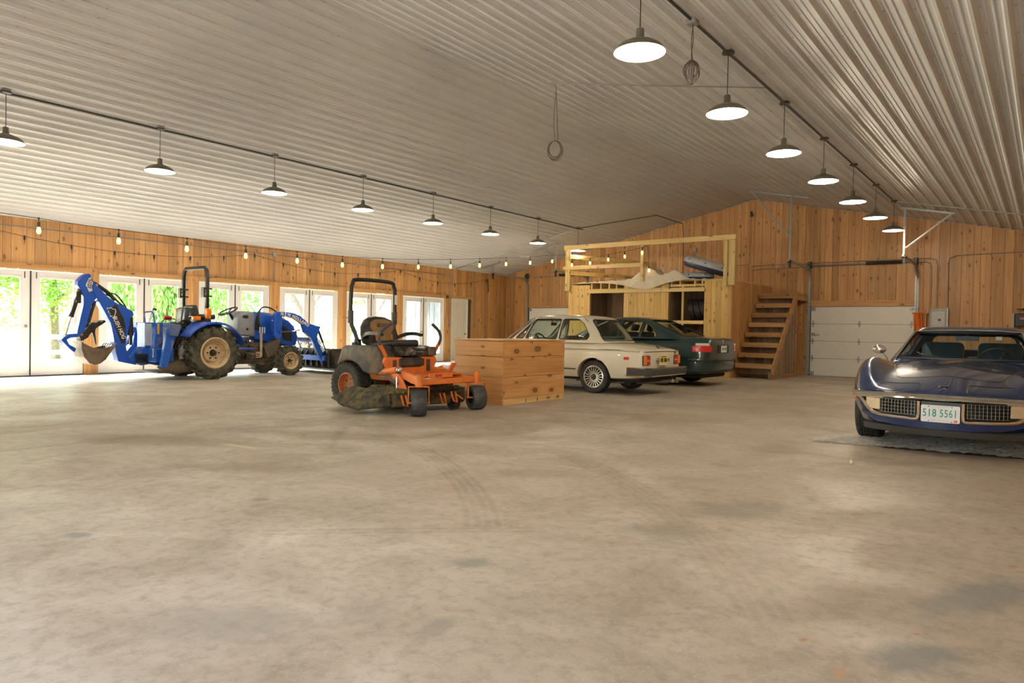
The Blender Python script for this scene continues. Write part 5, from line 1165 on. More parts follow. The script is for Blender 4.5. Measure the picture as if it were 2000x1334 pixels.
for s in (-1, 1):
    t = turf_tyre(.30, .29).build('rear_wheel', TURF, mow, smooth=40); t.location = (0, s * .375, .30)
    rm = MB().lathe([(.158, -s * .1), (.165, s * .115), (.15, s * .12), (.145, s * .06), (.135, s * .035), (.05, s * .05), (.001, s * .05)], (0, 0, 0), (0, 1, 0), 24)
    rm.build('rim', ORIM, t)
    h = MB()
    for i in range(5):
        a = 2 * pi * i / 5; h.cyl((.085 * cos(a), s * .03, .085 * sin(a)), (.085 * cos(a), s * .056, .085 * sin(a)), .016, n=8)
    h.build('lug_nuts', MUD, t)
    # fender tank
    P = [(-.20, .56), (-.10, .80), (-.04, .835), (.42, .85), (.62, .84), (.70, .74), (.73, .52), (.62, .46), (.42, .47), (.33, .50), (.24, .58), (.12, .625), (-.02, .625), (-.14, .57)]
    f = MB().prism(P, 'y', s * .17, s * .50).build('fender_tank', DUST, mow, bevel=.045, seg=3)
    MB().lathe([(.001, .045), (.045, .042), (.05, 0)], (.02, s * .36, .835), (0, 0, 1), 14).build('filler_cap', BLK, f)
    # casters
    y = s * .555; cx = 1.45 if s < 0 else 1.44; rot = radians(-42) if s < 0 else radians(-26)
    c = MB().lathe([(.085, -.085), (.15, -.095), (.163, -.075), (.165, 0), (.163, .075), (.15, .095), (.085, .085)], (0, 0, 0), (0, 1, 0), 30).build('caster_wheel', plain('caster rubber', (.045, .045, .045), .6, var=.3, dirt=(.10, .095, .085), dirt_amt=.3), mow); c.location = (cx, y, .165); c.rotation_euler = (0, 0, rot)
    MB().lathe([(.09, -.07), (.09, .07), (.03, .075), (.001, .075)], (0, 0, 0), (0, 1, 0), 18).build('hub', BLK, c)
    fk = MB().tube([(0, -.125, 0), (0, -.125, .20), (0, .125, .20), (0, .125, 0)], 0, sq=(.007, .022), up=(1, 0, 0)).cyl((0, -.14, 0), (0, .14, 0), .012, n=8)
    fk.build('fork', ORA, c, smooth=0)
    MB().cyl((cx, y, .36), (cx, y, .50), .042, n=16).cyl((cx, y, .50), (cx, y, .515), .03, n=12).build('caster_pivot', ORA, mow)
    # side rail from the front beam to the engine deck, with link plates
    MB().prism([(.62, .47), (.62, .56), (1.02, .54), (1.42, .45), (1.42, .36), (1.20, .38), (.95, .46)], 'y', s * .36, s * .43).build('frame_rail', ORA, mow, smooth=0, bevel=.006)
    MB().prism([(.82, .55), (.90, .58), (1.08, .40), (1.14, .30), (1.06, .24), (.97, .30)], 'y', s * .44, s * .46).build('lift_plate', ORA, mow, smooth=0, bevel=.005)
    MB().cyl((.88, s * .43, .52), (.88, s * .475, .52), .02, n=10).build('pin', STEEL, mow)
    # control console
    MB().prism([(s * .18, .70), (s * .46, .70), (s * .49, .64), (s * .44, .52), (s * .36, .46), (s * .18, .46)], 'x', .64, .76).build('console', ORA, mow, smooth=0, bevel=.008)
    MB().bx(.76, .765, s * .28, s * .35, .50, .66).build('console_slot', MUD, mow, smooth=0)
    pts = [(.72, s * .43, .70), (.73, s * .50, .80), (.73, s * .555, .87)]
    MB().tube(pts, 0, sq=(.024, .008), up=(1, 0, 0)).build('lever_arm', ORA, mow, smooth=0)
    MB().tube(crom([(.73, s * .55, .86), (.74, s * .575, .93), (.74, s * .57, 1.0), (.75, s * .52, 1.06), (.76, s * .39, 1.14)], 6), .021, n=10).build('lever_grip', CHAR, mow)
    # armrest
    ar = MB().tube(crom([(.14, s * .30, .94), (.30, s * .36, 1.0), (.48, s * .37, 1.005), (.56, s * .37, .99)], 5), 0, sq=(.035, .022), up=(0, 0, 1)).build('armrest', VINYL, mow, smooth=60)
    MB().cyl((.54, s * .33, .99), (.54, s * .41, .99), .012, n=8).build('armrest_hole', STEEL, ar)
    MB().cyl((.02, s * .31, .82), (.02, s * .31, .92), .05, n=12).build('roll_bar_socket', DUST, mow)
# roll bar
rp = [(.06, -.33, .86), (.02, -.36, 1.0), (-.02, -.405, 1.18), (-.02, -.405, 1.58), (-.02, -.38, 1.68), (-.02, -.30, 1.74), (-.02, .30, 1.74), (-.02, .38, 1.68), (-.02, .405, 1.58), (-.02, .405, 1.18), (.02, .36, 1.0), (.06, .33, .86)]
rb_ = MB().tube(crom(rp, 3), 0.028, n=12).build('roll_bar', BLK, mow, smooth=60)
for s in (-1, 1):
    MB().cyl((-.02, s * .405, 1.14), (-.02, s * .405, 1.31), .040, n=12).build('roll_bar_sleeve', plain('olive sleeve', (.06, .07, .055), .5), rb_)
    MB().cyl((-.05, s * .46, 1.21), (.02, s * .40, 1.21), .008, n=6).build('lock_pin', STEEL, rb_)
MB().cyl((-.02, .44, 1.44), (-.02, .44, 1.56), .012, n=6).bx(-.0, .012, .385, .425, 1.42, 1.56).build('roll_bar_label', PWHITE, rb_)
# seat
sc_ = MB().box((.42, 0, .86), (.48, .50, .10), (0, radians(-4), 0)).build('seat', VINYL, mow, bevel=.04, seg=3)
def back_shape(k, dx): 
    P = [(-.30, .86), (-.32, .98), (-.30, 1.10), (-.22, 1.20), (-.10, 1.24), (.10, 1.24), (.22, 1.20), (.30, 1.10), (.32, .98), (.30, .86), (.2, .82), (-.2, .82)]
    return [(a * k, 1.02 + (b_ - 1.02) * k) for a, b_ in P]
bk_ = MB().rings([[Vector((.16 + dx - (z - .82) * .22, y, z)) for y, z in back_shape(k, dx)] for k, dx in ((.82, -.09), (.97, -.06), (1.0, -.02), (.97, .03), (.88, .055))]).build('seat_back', VINYL, mow, smooth=60)
MB().rings([[Vector((.225 - (z - .82) * .22, y, z)) for y, z in rpoly([(-.13, .84), (-.13, .98), (-.22, 1.08), (-.20, 1.16), (-.10, 1.20), (.10, 1.20), (.20, 1.16), (.22, 1.08), (.13, .98), (.13, .84)], .03)], [Vector((.21 - (z - .82) * .22, y, z)) for y, z in rpoly([(-.13, .84), (-.13, .98), (-.22, 1.08), (-.20, 1.16), (-.10, 1.20), (.10, 1.20), (.20, 1.16), (.22, 1.08), (.13, .98), (.13, .84)], .03)]]).build('back_pad', TAN, bk_, smooth=60)
for s in (-1, 1): MB().tube([(.232, s * .135, .84), (.215, s * .135, .92), (.20, s * .14, .99)], 0, sq=(.014, .01), up=(0, 1, 0)).build('orange_piping', ORA, bk_, smooth=0)
text('SCAG', .07, BLK, bk_, 'seat_lettering', frame((.17, .0, 1.115), (0, 1, 0), (-.2, 0, 1)), bold=.003)
MB().bx(.14, .66, -.27, .27, .70, .81).build('seat_box', BLK, mow, smooth=0, bevel=.02)
MB().prism([(.60, .70), (.60, .82), (.72, .84), (.80, .78), (.80, .71)], 'y', -.27, .28).build('front_skirt', plain('gloss black guard', (.02, .02, .022), .25, dirt=(.16, .12, .08), dirt_amt=.25), mow, bevel=.015)
MB().bx(.60, .80, .29, .44, .71, .83).build('side_box', DUST, mow, smooth=0, bevel=.01)
MB().lathe([(.001, .03), (.03, .028), (.035, 0)], (.80, -.03, .765), (1, 0, 0), 16).build('cable_end', STEEL, mow)
MB().bx(.55, .78, -.25, .25, .56, .69).build('under_seat_panel', DUST, mow, smooth=0, bevel=.03)
MB().bx(-.42, -.02, -.26, .26, .40, .82).build('engine', BLK, mow, smooth=0, bevel=.05)
MB().bx(-.15, .75, -.30, .30, .38, .56).build('frame', ORA, mow, smooth=0, bevel=.01)
# front beam, foot plate
MB().bx(1.36, 1.44, -.55, .55, .375, .445).build('front_beam', ORA, mow, smooth=0, bevel=.008)
fp = MB().prism([(.78, .44), (.80, .46), (1.28, .455), (1.40, .49), (1.40, .50), (1.28, .475), (.78, .47)], 'y', -.30, .30).build('foot_plate', ORA, mow, smooth=0)
MB().bx(1.38, 1.42, -.33, .10, .455, .515).build('toe_board', ORA, fp, smooth=0, bevel=.005)
text('SCAG', .045, REDL, fp, 'toe_lettering', frame((1.4215, -.17, .486), (0, 1, 0), (0, 0, 1)), bold=.002)
MB().prism([(1.25, .46), (1.28, .46), (1.40, .64), (1.36, .64)], 'y', .12, .20).build('foot_pedal', ORA, mow, smooth=0, bevel=.005)
MB().cyl((.62, -.45, .50), (.95, -.45, .54), .045, n=14).build('lift_shaft', ORA, mow); MB().ball((.98, -.44, .54), .05, 12, 8).build('bright_joint', STEEL, mow)
MB().tube(crom([(.66, -.47, .44), (.85, -.50, .43), (1.0, -.49, .36)], 5), .022, n=8).build('link_bar', MUD, mow); MB().tube([(1.0, -.50, .46), (1.0, -.50, .30)], .012, n=6).build('chain', STEEL, mow)
# cutting deck
DP = [(.45, -.60), (.55, -.74), (1.02, -.74), (1.16, -.62), (1.24, -.30), (1.14, -.1), (1.24, .12), (1.26, .50), (1.12, .70), (.60, .74), (.45, .55)]
r_ = random.Random(4)
dk_ = MB().prism(DP, 'z', .085, .26).prism([(a * .92 + .07, b_ * .86) for a, b_ in DP], 'z', .25, .31).build('cutting_deck', GRS, mow, bevel=.03, seg=2)
cl_ = MB()
for i in range(260):
    a = r_.uniform(.5, 1.18); b_ = r_.uniform(-.70, .66); q = r_.uniform(.015, .04); cl_.ball((a, b_, .27 if abs(b_) > .55 or a > 1.05 else .315), (q, q, q * .5), 5, 4)
cl_ = cl_.build('grass_clumps', plain('dry grass', (.15, .115, .04), 1, var=.5, scale=25), dk_, smooth=0); cl_['kind'] = 'stuff'
ch = MB().add([(.42, -.72, .33), (1.10, -.72, .28), (1.14, -.74, .12), (.80, -.98, .07), (.62, -1.0, .10), (.22, -.92, .17),
               (.42, -.70, .31), (1.10, -.70, .26), (1.12, -.72, .10), (.80, -.96, .05), (.62, -.98, .08), (.22, -.90, .15)], [(0, 1, 3, 4, 5), (1, 2, 3), (6, 11, 10, 9, 7), (7, 9, 8), (0, 5, 11, 6), (5, 4, 10, 11), (4, 3, 9, 10), (3, 2, 8, 9), (2, 1, 7, 8), (1, 0, 6, 7)]).build('discharge_chute', GRS, mow, smooth=0, bevel=.006)
for x, y, z in ((1.18, -.56, .12), (1.26, .05, .12), (1.28, .25, .13)):
    b2 = MB().tube([(x, y - .03, z + .12), (x + .05, y - .03, z), (x + .06, y + .03, z - .02), (x + .02, y + .03, z + .12)], 0, sq=(.006, .012), up=(1, 0, 0)).build('deck_bracket', ORA, mow, smooth=0)
for x, y in ((1.20, -.45), (1.26, .30)): MB().cyl((x, y - .05, .085), (x, y + .05, .085), .075, n=16).build('anti_scalp_roller', BLK, mow)
MB().tube([(1.22, .30, .25), (1.32, .42, .14)], .01, n=6).build('deck_rod', ORA, mow)
# ================================================================== CARS
from mathutils.bvhtree import BVHTree
def paint(name, col, metal=0.0, rough=.35):
    mt, nd, lk, b = nt(name); tc = N(nd, 'ShaderNodeTexCoord')
    ns = N(nd, 'ShaderNodeTexNoise', ins={'Scale': 3, 'Detail': 5}); lk.new(tc.outputs['Object'], ns.inputs['Vector'])
    r = ramp(nd, [(.3, tuple(c * .94 for c in col)), (.7, tuple(min(1, c * 1.05) for c in col))]); lk.new(ns.outputs[0], r.inputs[0]); lk.new(r.outputs[0], b.inputs['Base Color'])
    b.inputs['Roughness'].default_value = rough; b.inputs['Metallic'].default_value = metal; b.inputs['Coat Weight'].default_value = 1; b.inputs['Coat Roughness'].default_value = .05
    return mt
IVORY = paint('ivory paint', (.76, .70, .56)); GREENP = paint('dark green paint', (.003, .030, .034), 0.0); NAVYP = paint('dark blue paint', (.002, .020, .095), 0.0, .25)
CHROME = plain('chrome', (.75, .73, .70), .10, 1, var=.05); RBR = plain('grey rubber trim', (.05, .05, .048), .55); TRIMB = plain('black trim', (.015, .015, .015), .4)
TGLASS = pane('car glass', (.90, .94, .92), .7); TGLASS2 = pane('car glass tint', (.84, .89, .87), .7)
TYRE = plain('car tyre', (.022, .021, .02), .7, var=.3, scale=14, dirt=(.06, .055, .045), dirt_amt=.3); ALLOY = plain('alloy', (.55, .53, .49), .3, .9)
DARKIN = plain('dark interior', (.03, .032, .03), .7); BLUEIN = plain('blue vinyl', (.008, .05, .095), .4); TANIN = plain('brown vinyl', (.14, .085, .045), .6)
GRILL = plain('dull grille', (.20, .19, .165), .45, .6)
UNDER = plain('underbody', (.02, .018, .016), .9)
def loft_body(st, n=6, m_=4, bend=None):
    """st: (x, half profile) key stations -> closed smooth body"""
    k = len(st[0][1])
    cols = [crom([(x, p[j][0], p[j][1]) for x, p in st], n) for j in range(k)]
    R = []
    for i in range(len(cols[0])):
        half = crom([cols[j][i] for j in range(k)], m_)
        for v in half: v.y = max(v.y, 0)
        if bend: half = [Vector((bend(v), v.y, v.z)) for v in half]
        ring = half + [Vector((v.x, -v.y, v.z)) for v in half[-2:0:-1]]
        R.append(ring)
    return MB().rings(R)
def house(rings, z_roof, n=10):
    """greenhouse rings: (z, xr, xf, hw, rad)"""
    R = []
    for z, xr, xf, hw, rad in rings:
        P = rpoly([(xr, -hw), (xf, -hw), (xf, hw), (xr, hw)], rad, 6)
        Q = []
        for i in range(len(P)):
            a, b_ = Vector(P[i]), Vector(P[(i + 1) % len(P)])
            Q.append(a)
            if i % 7 == 6:
                for j in range(1, n): Q.append(a.lerp(b_, j / n))
        out = []
        for q in Q:     # bow the windscreen and backlight
            cxm = (xr + xf) / 2; f = (1 - (q.y / hw) ** 2)
            out.append(Vector((q.x + (.06 if q.x > cxm else -.05) * f * (abs(q.x - cxm) / ((xf - xr) / 2)) ** 2, q.y * (1 + .02 * (1 - ((q.x - cxm) / ((xf - xr) / 2)) ** 2)), z)))
        R.append(out)
    return MB().rings(R)
def tmp(mb): return mb.build('cut', None, smooth=0)
def cabin(par, outer, inner, side_polys, front_poly, rear_poly, fx, rx, mat, gl, name='cabin'):
    cb = outer.build(name, mat, par); inn = tmp(inner); cuts = []
    names = []
    for P in side_polys:
        for s in (-1, 1): cuts.append((tmp(MB().prism(rpoly(P, .04, 3), 'y', s * .25, s * 1.2)), 'side_window'))
    cuts.append((tmp(MB().prism(rpoly(front_poly, .06, 4), 'x', *fx)), 'windshield')); cuts.append((tmp(MB().prism(rpoly(rear_poly, .07, 4), 'x', *rx)), 'rear_window'))
    P_ = cb.parent; cb.parent = None
    src = cb.data.copy(); bv = BVHTree.FromPolygons([v.co.copy() for v in src.vertices], [tuple(p.vertices) for p in src.polygons])
    def gasket(P, ax_, sg, r):
        pts = []
        for i in range(len(P)):
            a, b_ = Vector(P[i]), Vector(P[(i + 1) % len(P)])
            for j in range(max(1, int((b_ - a).length / .06))):
                q = a.lerp(b_, j / max(1, int((b_ - a).length / .06)))
                o_, d_ = (Vector((q.x, sg * 2, q.y)), Vector((0, -sg, 0))) if ax_ == 'y' else (Vector((sg * 4 + .8, q.x, q.y)), Vector((-sg, 0, 0)))
                h = bv.ray_cast(o_, d_)
                if h[0]: pts.append(h[0])
        if len(pts) > 4: return MB().tube(pts, r, n=6, closed=True)
    gk = [gasket(rpoly(P, .04, 3), 'y', s, .007) for P in side_polys for s in (-1, 1)] + [gasket(rpoly(front_poly, .06, 4), 'x', 1, .011), gasket(rpoly(rear_poly, .07, 4), 'x', -1, .012)]
    boolean(cb, [inn] + [c for c, _ in cuts])
    # glass = thin shell of the same surface inside each opening
    shell = ob('shell', src, gl); inn2 = tmp(outer_shrunk(outer, .988, .992)); inn3 = tmp(outer_shrunk(outer, .982, .987))
    base = inn2
    for c, nm in cuts:
        g = ob(nm, inn2.data.copy(), None); boolean(g, [c], 'INTERSECT'); boolean(g, [inn3]); g.data.materials.clear(); g.data.materials.append(gl); g.parent = cb
    kill(inn, inn2, inn3, shell, *[c for c, _ in cuts])
    for g in gk:
        if g: g.build('window_gasket', TRIMB, cb)
    cb.data.materials.clear(); cb.data.materials.append(mat); cb.parent = P_
    return cb
def outer_shrunk(mb, k, kz):
    o = MB(); xs = [v.x for v in mb.v]; cx_ = (min(xs) + max(xs)) / 2; z0 = min(v.z for v in mb.v)
    o.v = [Vector((cx_ + (v.x - cx_) * k, v.y * k, z0 - .01 + (v.z - z0) * kz)) for v in mb.v]; o.f = list(mb.f); return o
def car_tyre(R, W, ri, grooves=5):
    p = [(ri, -W * .42), (R * .86, -W * .5), (R * .95, -W * .48), (R * .99, -W * .40)]
    for i in range(grooves):
        y = -W * .40 + W * .80 * (i + .5) / grooves
        if i: p += [(R * .975, y - W * .40 / grooves - .004), (R * .975, y - W * .40 / grooves + .004)]
        p += [(R, y - W * .40 / grooves + .006), (R, y + W * .40 / grooves - .006)]
    p += [(R * .99, W * .40), (R * .95, W * .48), (R * .86, W * .5), (ri, W * .42), (ri, -W * .42)]
    return MB().lathe(p, (0, 0, 0), (0, 1, 0), 44)
def car_wheel(par, x, y, R, W, ri, s, spokes, mat, sw=.014, name='wheel', grooves=5, slots=0):
    t = car_tyre(R, W, ri, grooves)
    for i in range(slots):
        a = 2 * pi * i / slots
        for j in range(grooves):
            yy = -W * .40 + W * .80 * (j + .5) / grooves
            t.box((R * cos(a), yy, R * sin(a)), (.006, W * .62 / grooves, .012), Matrix.Rotation(-a, 3, 'Y'))
    t = t.build(name, TYRE, par, smooth=45); t.location = (x, y, R)
    rm = MB().lathe([(ri * 1.01, -s * W * .42), (ri * 1.03, s * W * .44), (ri * .97, s * W * .47), (ri * .90, s * W * .44), (ri * .88, s * W * .30), (ri * .88, -s * W * .4)], (0, 0, 0), (0, 1, 0), 36)
    for i in range(spokes):
        a = 2 * pi * i / spokes; d = Vector((cos(a), 0, sin(a)))
        rm.beam(d * ri * .30 + Vector((0, s * W * .34, 0)), d * ri * .90 + Vector((0, s * W * .38, 0)), sw, .022, up=(0, 1, 0))
    rm.lathe([(ri * .34, s * W * .26), (ri * .34, s * W * .37), (ri * .28, s * W * .39)], (0, 0, 0), (0, 1, 0), 20)
    rm.build('rim', mat, t)
    hb_ = MB().lathe([(.001, s * W * .40), (ri * .28, s * W * .37), (ri * .30, s * W * .2)], (0, 0, 0), (0, 1, 0), 18)
    hb_.build('hub_cap', TRIMB, t); MB().lathe([(.001, -s * W * .05), (ri * .9, -s * W * .05)], (0, 0, 0), (0, 1, 0), 24).build('brake_drum', UNDER, t)
    return t
def arches(body, xs, R, hw, ys=.50):
    cs = [tmp(MB().cyl((x, s * ys, R_), (x, s * (hw + .3), R_), R, n=40)) for x, R_ in xs for s in (-1, 1)]
    return cs
def seat_(par, x, y, z, mat, w_=.46, h=.5, lean=-18, head=True):
    s_ = MB().box((x, y, z), (.50, w_, .14)).build('seat', mat, par, bevel=.05, seg=3)
    MB().box((x - .28, y, z + h * .48), (.12, w_ * .96, h), (0, radians(lean), 0)).build('seat_back', mat, s_, bevel=.05, seg=3)
    if head: MB().box((x - .40, y, z + h + .07), (.08, .26, .15), (0, radians(lean), 0)).build('head_rest', mat, s_, bevel=.03, seg=2)
def wheel_steer(par, c, n, r=.19):
    n = Vector(n).normalized(); u, v, _ = _basis(n); c = Vector(c)
    m_ = MB().tube([c + r * (cos(2 * pi * i / 28) * u + sin(2 * pi * i / 28) * v) for i in range(28)], .013, n=7, closed=True)
    for a in (0, 2.1, 4.2): m_.cyl(c, c + r * (cos(a) * u + sin(a) * v), .012, n=6)
    m_.cyl(c, c - n * .3, .02, n=8); m_.build('steering_wheel', TRIMB, par)

# ------------------------------------------------------------------ white two door sedan
c2 = thing('sedan', 'ivory white two door vintage sedan parked behind the pine crate', 'car', (-6.39, 11.545, 0), pi)
def prof2(zb, w_, zt, crown=.02, wt=.60, cr=.765):
    return [(0, zb), (w_ - .16, zb), (w_ - .05, zb + .06), (w_ - .012, .44), (w_, .58), (w_ - .008, .70), (w_ - .028, cr), (w_ - .035, cr + .018), (w_ - .075, zt - .045), (wt, zt), (wt * .5, zt + crown * .8), (0, zt + crown)]
S2 = [(-.945, prof2(.36, .70, .755, .01, .56, .735)), (-.93, prof2(.33, .745, .775, .012, .58, .74)), (-.86, prof2(.30, .78, .80, .015, .60, .752)), (-.6, prof2(.27, .793, .845, .02)), (-.2, prof2(.26, .795, .885, .015)), (.6, prof2(.25, .797, .90, 0)), (1.6, prof2(.25, .797, .90, 0)),
      (2.0, prof2(.25, .797, .90, .02)), (2.6, prof2(.27, .79, .875, .03)), (3.1, prof2(.32, .775, .83, .03)), (3.22, prof2(.38, .74, .80, .02)), (3.25, prof2(.42, .70, .78, .01))]
body = loft_body(S2, 5, 2).build('body', IVORY, c2, smooth=32); body.parent = None
cav = tmp(MB().bx(.08, 1.90, -.66, .66, .40, 1.3)); cs = arches(body, ((0, .29), (2.5, .29)), .335, .8, .52)
boolean(body, cs + [cav]); kill(cav, *cs); body.data.materials.clear(); body.data.materials.append(IVORY); body.parent = c2
H2 = [(.88, -.10, 1.98, .735, .20), (.95, -.06, 1.88, .715, .20), (1.10, .05, 1.70, .665, .19), (1.25, .18, 1.53, .605, .18), (1.315, .245, 1.45, .575, .18), (1.35, .30, 1.40, .545, .18), (1.375, .42, 1.28, .46, .18), (1.39, .60, 1.10, .32, .15), (1.395, .78, .95, .12, .06)]
H2i = [(.80, -.02, 1.90, .69, .2), (.95, .0, 1.82, .67, .2), (1.10, .10, 1.64, .62, .19), (1.25, .23, 1.47, .56, .18), (1.305, .29, 1.40, .53, .18), (1.335, .42, 1.28, .45, .18), (1.35, .60, 1.10, .32, .15)]
cab = cabin(c2, house(H2, 1.4), house(H2i, 1.35), [[(1.76, .935), (1.565, .935), (1.43, 1.27)], [(1.525, .935), (.81, .935), (.79, 1.31), (1.375, 1.31)], [(.76, .935), (.745, 1.31), (.42, 1.308), (.29, 1.225), (.125, 1.01), (.16, .935)]],
            [(-.60, .94), (.60, .94), (.50, 1.295), (-.50, 1.295)], [(-.58, .925), (.58, .925), (.47, 1.30), (-.47, 1.30)], (1.0, 2.3), (-.6, .36), IVORY, TGLASS)
for s in (-1, 1):
    for x in (0, 2.5): car_wheel(c2, x, s * .675, .288, .175, .195, s, 20, ALLOY)
    MB().tube([(1.97, s * .735, .90), (1.45, s * .585, 1.315), (1.37, s * .565, 1.335), (.33, s * .56, 1.335), (.22, s * .60, 1.26)], .010, n=6).build('drip_rail', CHROME, c2)
    MB().tube([(1.545, s * .715, .925), (1.40, s * .59, 1.31)], .010, n=6).tube([(.785, s * .725, .925), (.77, s * .60, 1.31)], .011, n=6).build('window_pillar_trim', CHROME, c2)
    MB().tube([(-.90, s * .75, .752), (-.5, s * .785, .768), (.5, s * .79, .772), (2.9, s * .785, .765)], .006, n=6).build('belt_trim', CHROME, c2)
    MB().bx(.35, 2.1, s * .79, s * .803, .40, .425).build('rub_strip', TRIMB, c2, smooth=0)
    MB().bx(-.71, -.61, s * .775, s * .80, .615, .665).build('side_marker', plain('red marker', (.75, .06, .04), .3, var=.05), c2, smooth=0, bevel=.006)
    tl = MB().bx(-.962, -.90, s * .485, s * .735, .52, .695).build('tail_lamp', TRIMB, c2, smooth=0, bevel=.02, seg=2)
    MB().bx(-.972, -.95, s * .62, s * .725, .53, .685).build('amber_lens', AMBER, tl, smooth=0, bevel=.008)
    for z0, z1, mt in ((.535, .582, REDL), (.585, .625, plain('smoked lens', (.35, .28, .24), .3)), (.628, .68, REDL)): MB().bx(-.972, -.95, s * .495, s * .615, z0, z1).build('red_lens', mt, tl, smooth=0, bevel=.004)
    dr = MB().tube([(.80, s * .798, .76), (.80, s * .80, .31)], .004, n=5).tube([(1.83, s * .798, .76), (1.83, s * .80, .31)], .004, n=5).build('door_gap', TRIMB, c2)
    MB().bx(.86, 1.02, s * .79, s * .815, .70, .725).build('door_handle', CHROME, c2, smooth=0, bevel=.006)
# trunk seam, bumper, plate
MB().tube(crom([(.02, -.66, .885), (-.02, -.70, .80), (-.10, -.757, .778)], 4) + [Vector((-.5, -.76, .778)), Vector((-.88, -.745, .758)), Vector((-.945, -.64, .752)), Vector((-.948, 0, .758)), Vector((-.945, .64, .752)), Vector((-.88, .745, .758)), Vector((-.5, .76, .778)), Vector((-.10, .757, .778))], .006, n=6).build('trunk_seam', RBR, c2)
def bumper(par, x0, xr, yw, z0, z1, mat, lip):
    P = [(x0, -yw), (xr + .10, -yw), (xr, -yw + .13), (xr, yw - .13), (xr + .10, yw), (x0, yw)]
    b_ = MB().tube([(x, y, (z0 + z1) / 2) for x, y in P], 0, sq=((z1 - z0) / 2, .035), up=(0, 0, 1)); 
    return b_
P = [(-.68, -.80), (-1.02, -.81), (-1.11, -.70), (-1.115, 0), (-1.11, .70), (-1.02, .81), (-.68, .80)]
bp_ = MB()
bp_.rings([[Vector((x * (1 - .0) + (.0), y, z)) for z in (.355, .47)] + [Vector((x + (.09 if abs(y) < .75 else .04), y * .93, z)) for z in (.47, .355)] for x, y in P]).build('bumper', RBR, c2, smooth=0, bevel=.012, seg=2)
MB().rings([[Vector((x + .006, y * .99, z)) for z in (.462, .486)] + [Vector((x + .10, y * .90, z)) for z in (.486, .462)] for x, y in P]).build('bumper_top', CHROME, c2, smooth=0, bevel=.006)
MB().rings([[Vector((x + .015, y * .985, z)) for z in (.335, .356)] + [Vector((x + .1, y * .90, z)) for z in (.356, .335)] for x, y in P]).build('bumper_lip', CHROME, c2, smooth=0)
pl = MB().bx(-.985, -.975, -.155, .155, .535, .685).build('license_plate', plain('yellow plate', (.78, .62, .10), .5, var=.06), c2, smooth=0, bevel=.004)
for y0, y1, z0, z1 in ((-.10, .10, .66, .672), (-.12, -.075, .57, .64), (-.06, -.015, .57, .64), (.03, .07, .57, .64), (.085, .12, .57, .64)): MB().bx(-.988, -.985, y0, y1, z0, z1).build('plate_mark', TRIMB, pl, smooth=0)
MB().bx(-.982, -.972, -.16, .16, .515, .545).build('plate_frame', PWHITE, pl, smooth=0)
for s in (-1, 1): MB().lathe([(.001, .035), (.03, .03), (.036, 0)], (-.965, s * .195, .60), (-1, 0, 0), 14).build('plate_lamp', CHROME, c2)
MB().lathe([(.001, .012), (.035, .008), (.037, 0)], (-.86, 0, .826), (-.6, 0, .8), 18).build('roundel', TRIMB, c2)
text('2002', .05, CHROME, c2, 'model_badge', frame((-.955, -.52, .722), (0, -1, 0), (0, 0, 1)), bold=.001)
MB().tube(crom([(.6, .35, .20), (-.5, .35, .20), (-.75, -.2, .20), (-.95, -.42, .215), (-1.06, -.44, .215)], 5), .028, n=10).build('exhaust_pipe', plain('dusty steel', (.30, .25, .20), .5, .6), c2); MB().cyl((-.55, .5, .24), (-.55, -.35, .24), .085, n=14).build('muffler', UNDER, c2)
MB().prism([(-.30, .27), (-.36, .20), (-.24, .20)], 'x', -1.03, -1.02).build('hanger', CRM, c2, smooth=0)
MB().bx(-.85, 3.1, -.60, .60, .22, .34).build('underbody', UNDER, c2, smooth=0, bevel=.03)
seat_(c2, 1.05, .34, .58, TANIN, .48, .44, -20, False); seat_(c2, 1.05, -.34, .58, TANIN, .48, .44, -20, False)
MB().bx(.1, .45, -.58, .58, .5, .68).bx(.05, .2, -.58, .58, .6, .86).build('rear_bench', DARKIN, c2, smooth=0, bevel=.05, seg=2); MB().bx(1.6, 1.85, -.62, .62, .55, .87).build('dashboard', DARKIN, c2, smooth=0, bevel=.05, seg=2)
wheel_steer(c2, (1.42, .33, .86), (-.9, 0, .45), .19)
MB().box((1.38, 0, 1.22), (.03, .20, .06)).cyl((1.38, 0, 1.24), (1.44, 0, 1.32), .012, n=6).build('mirror', plain('amber mirror', (.30, .18, .08), .2, .5), c2, bevel=.01)
MB().bx(.1, 1.85, -.64, .64, .38, .42).build('floor_pan', DARKIN, c2, smooth=0)

# ------------------------------------------------------------------ dark green four door sedan
c3 = thing('sedan', 'dark green four door sedan parked beside the loft', 'car', (-6.42, 14.42, 0), pi)
def prof3(zb, w_, zs, zt, wt=.66, crown=.02):
    return [(0, zb), (w_ - .20, zb), (w_ - .05, zb + .05), (w_ - .01, .46), (w_, .60), (w_ - .004, .74), (w_ - .02, zs), (w_ - .06, zs + .05), (w_ - .14, zt - .04), (wt, zt), (wt * .5, zt + crown * .8), (0, zt + crown)]
S3 = [(-1.0, prof3(.34, .62, .80, .90, .45, .01)), (-.985, prof3(.31, .72, .82, .955, .52, .012)), (-.93, prof3(.28, .80, .84, .985, .60, .015)), (-.75, prof3(.25, .86, .85, 1.0, .66)), (-.3, prof3(.22, .895, .85, 1.005)), (.5, prof3(.21, .90, .85, .99)), (1.6, prof3(.21, .90, .85, .97, .66, 0)),
      (2.3, prof3(.21, .90, .84, .95)), (3.0, prof3(.22, .89, .80, .88)), (3.5, prof3(.25, .84, .74, .79)), (3.70, prof3(.32, .70, .68, .70, .5)), (3.74, prof3(.38, .55, .60, .62, .4))]
body = loft_body(S3, 5, 2).build('body', GREENP, c3, smooth=40); body.parent = None
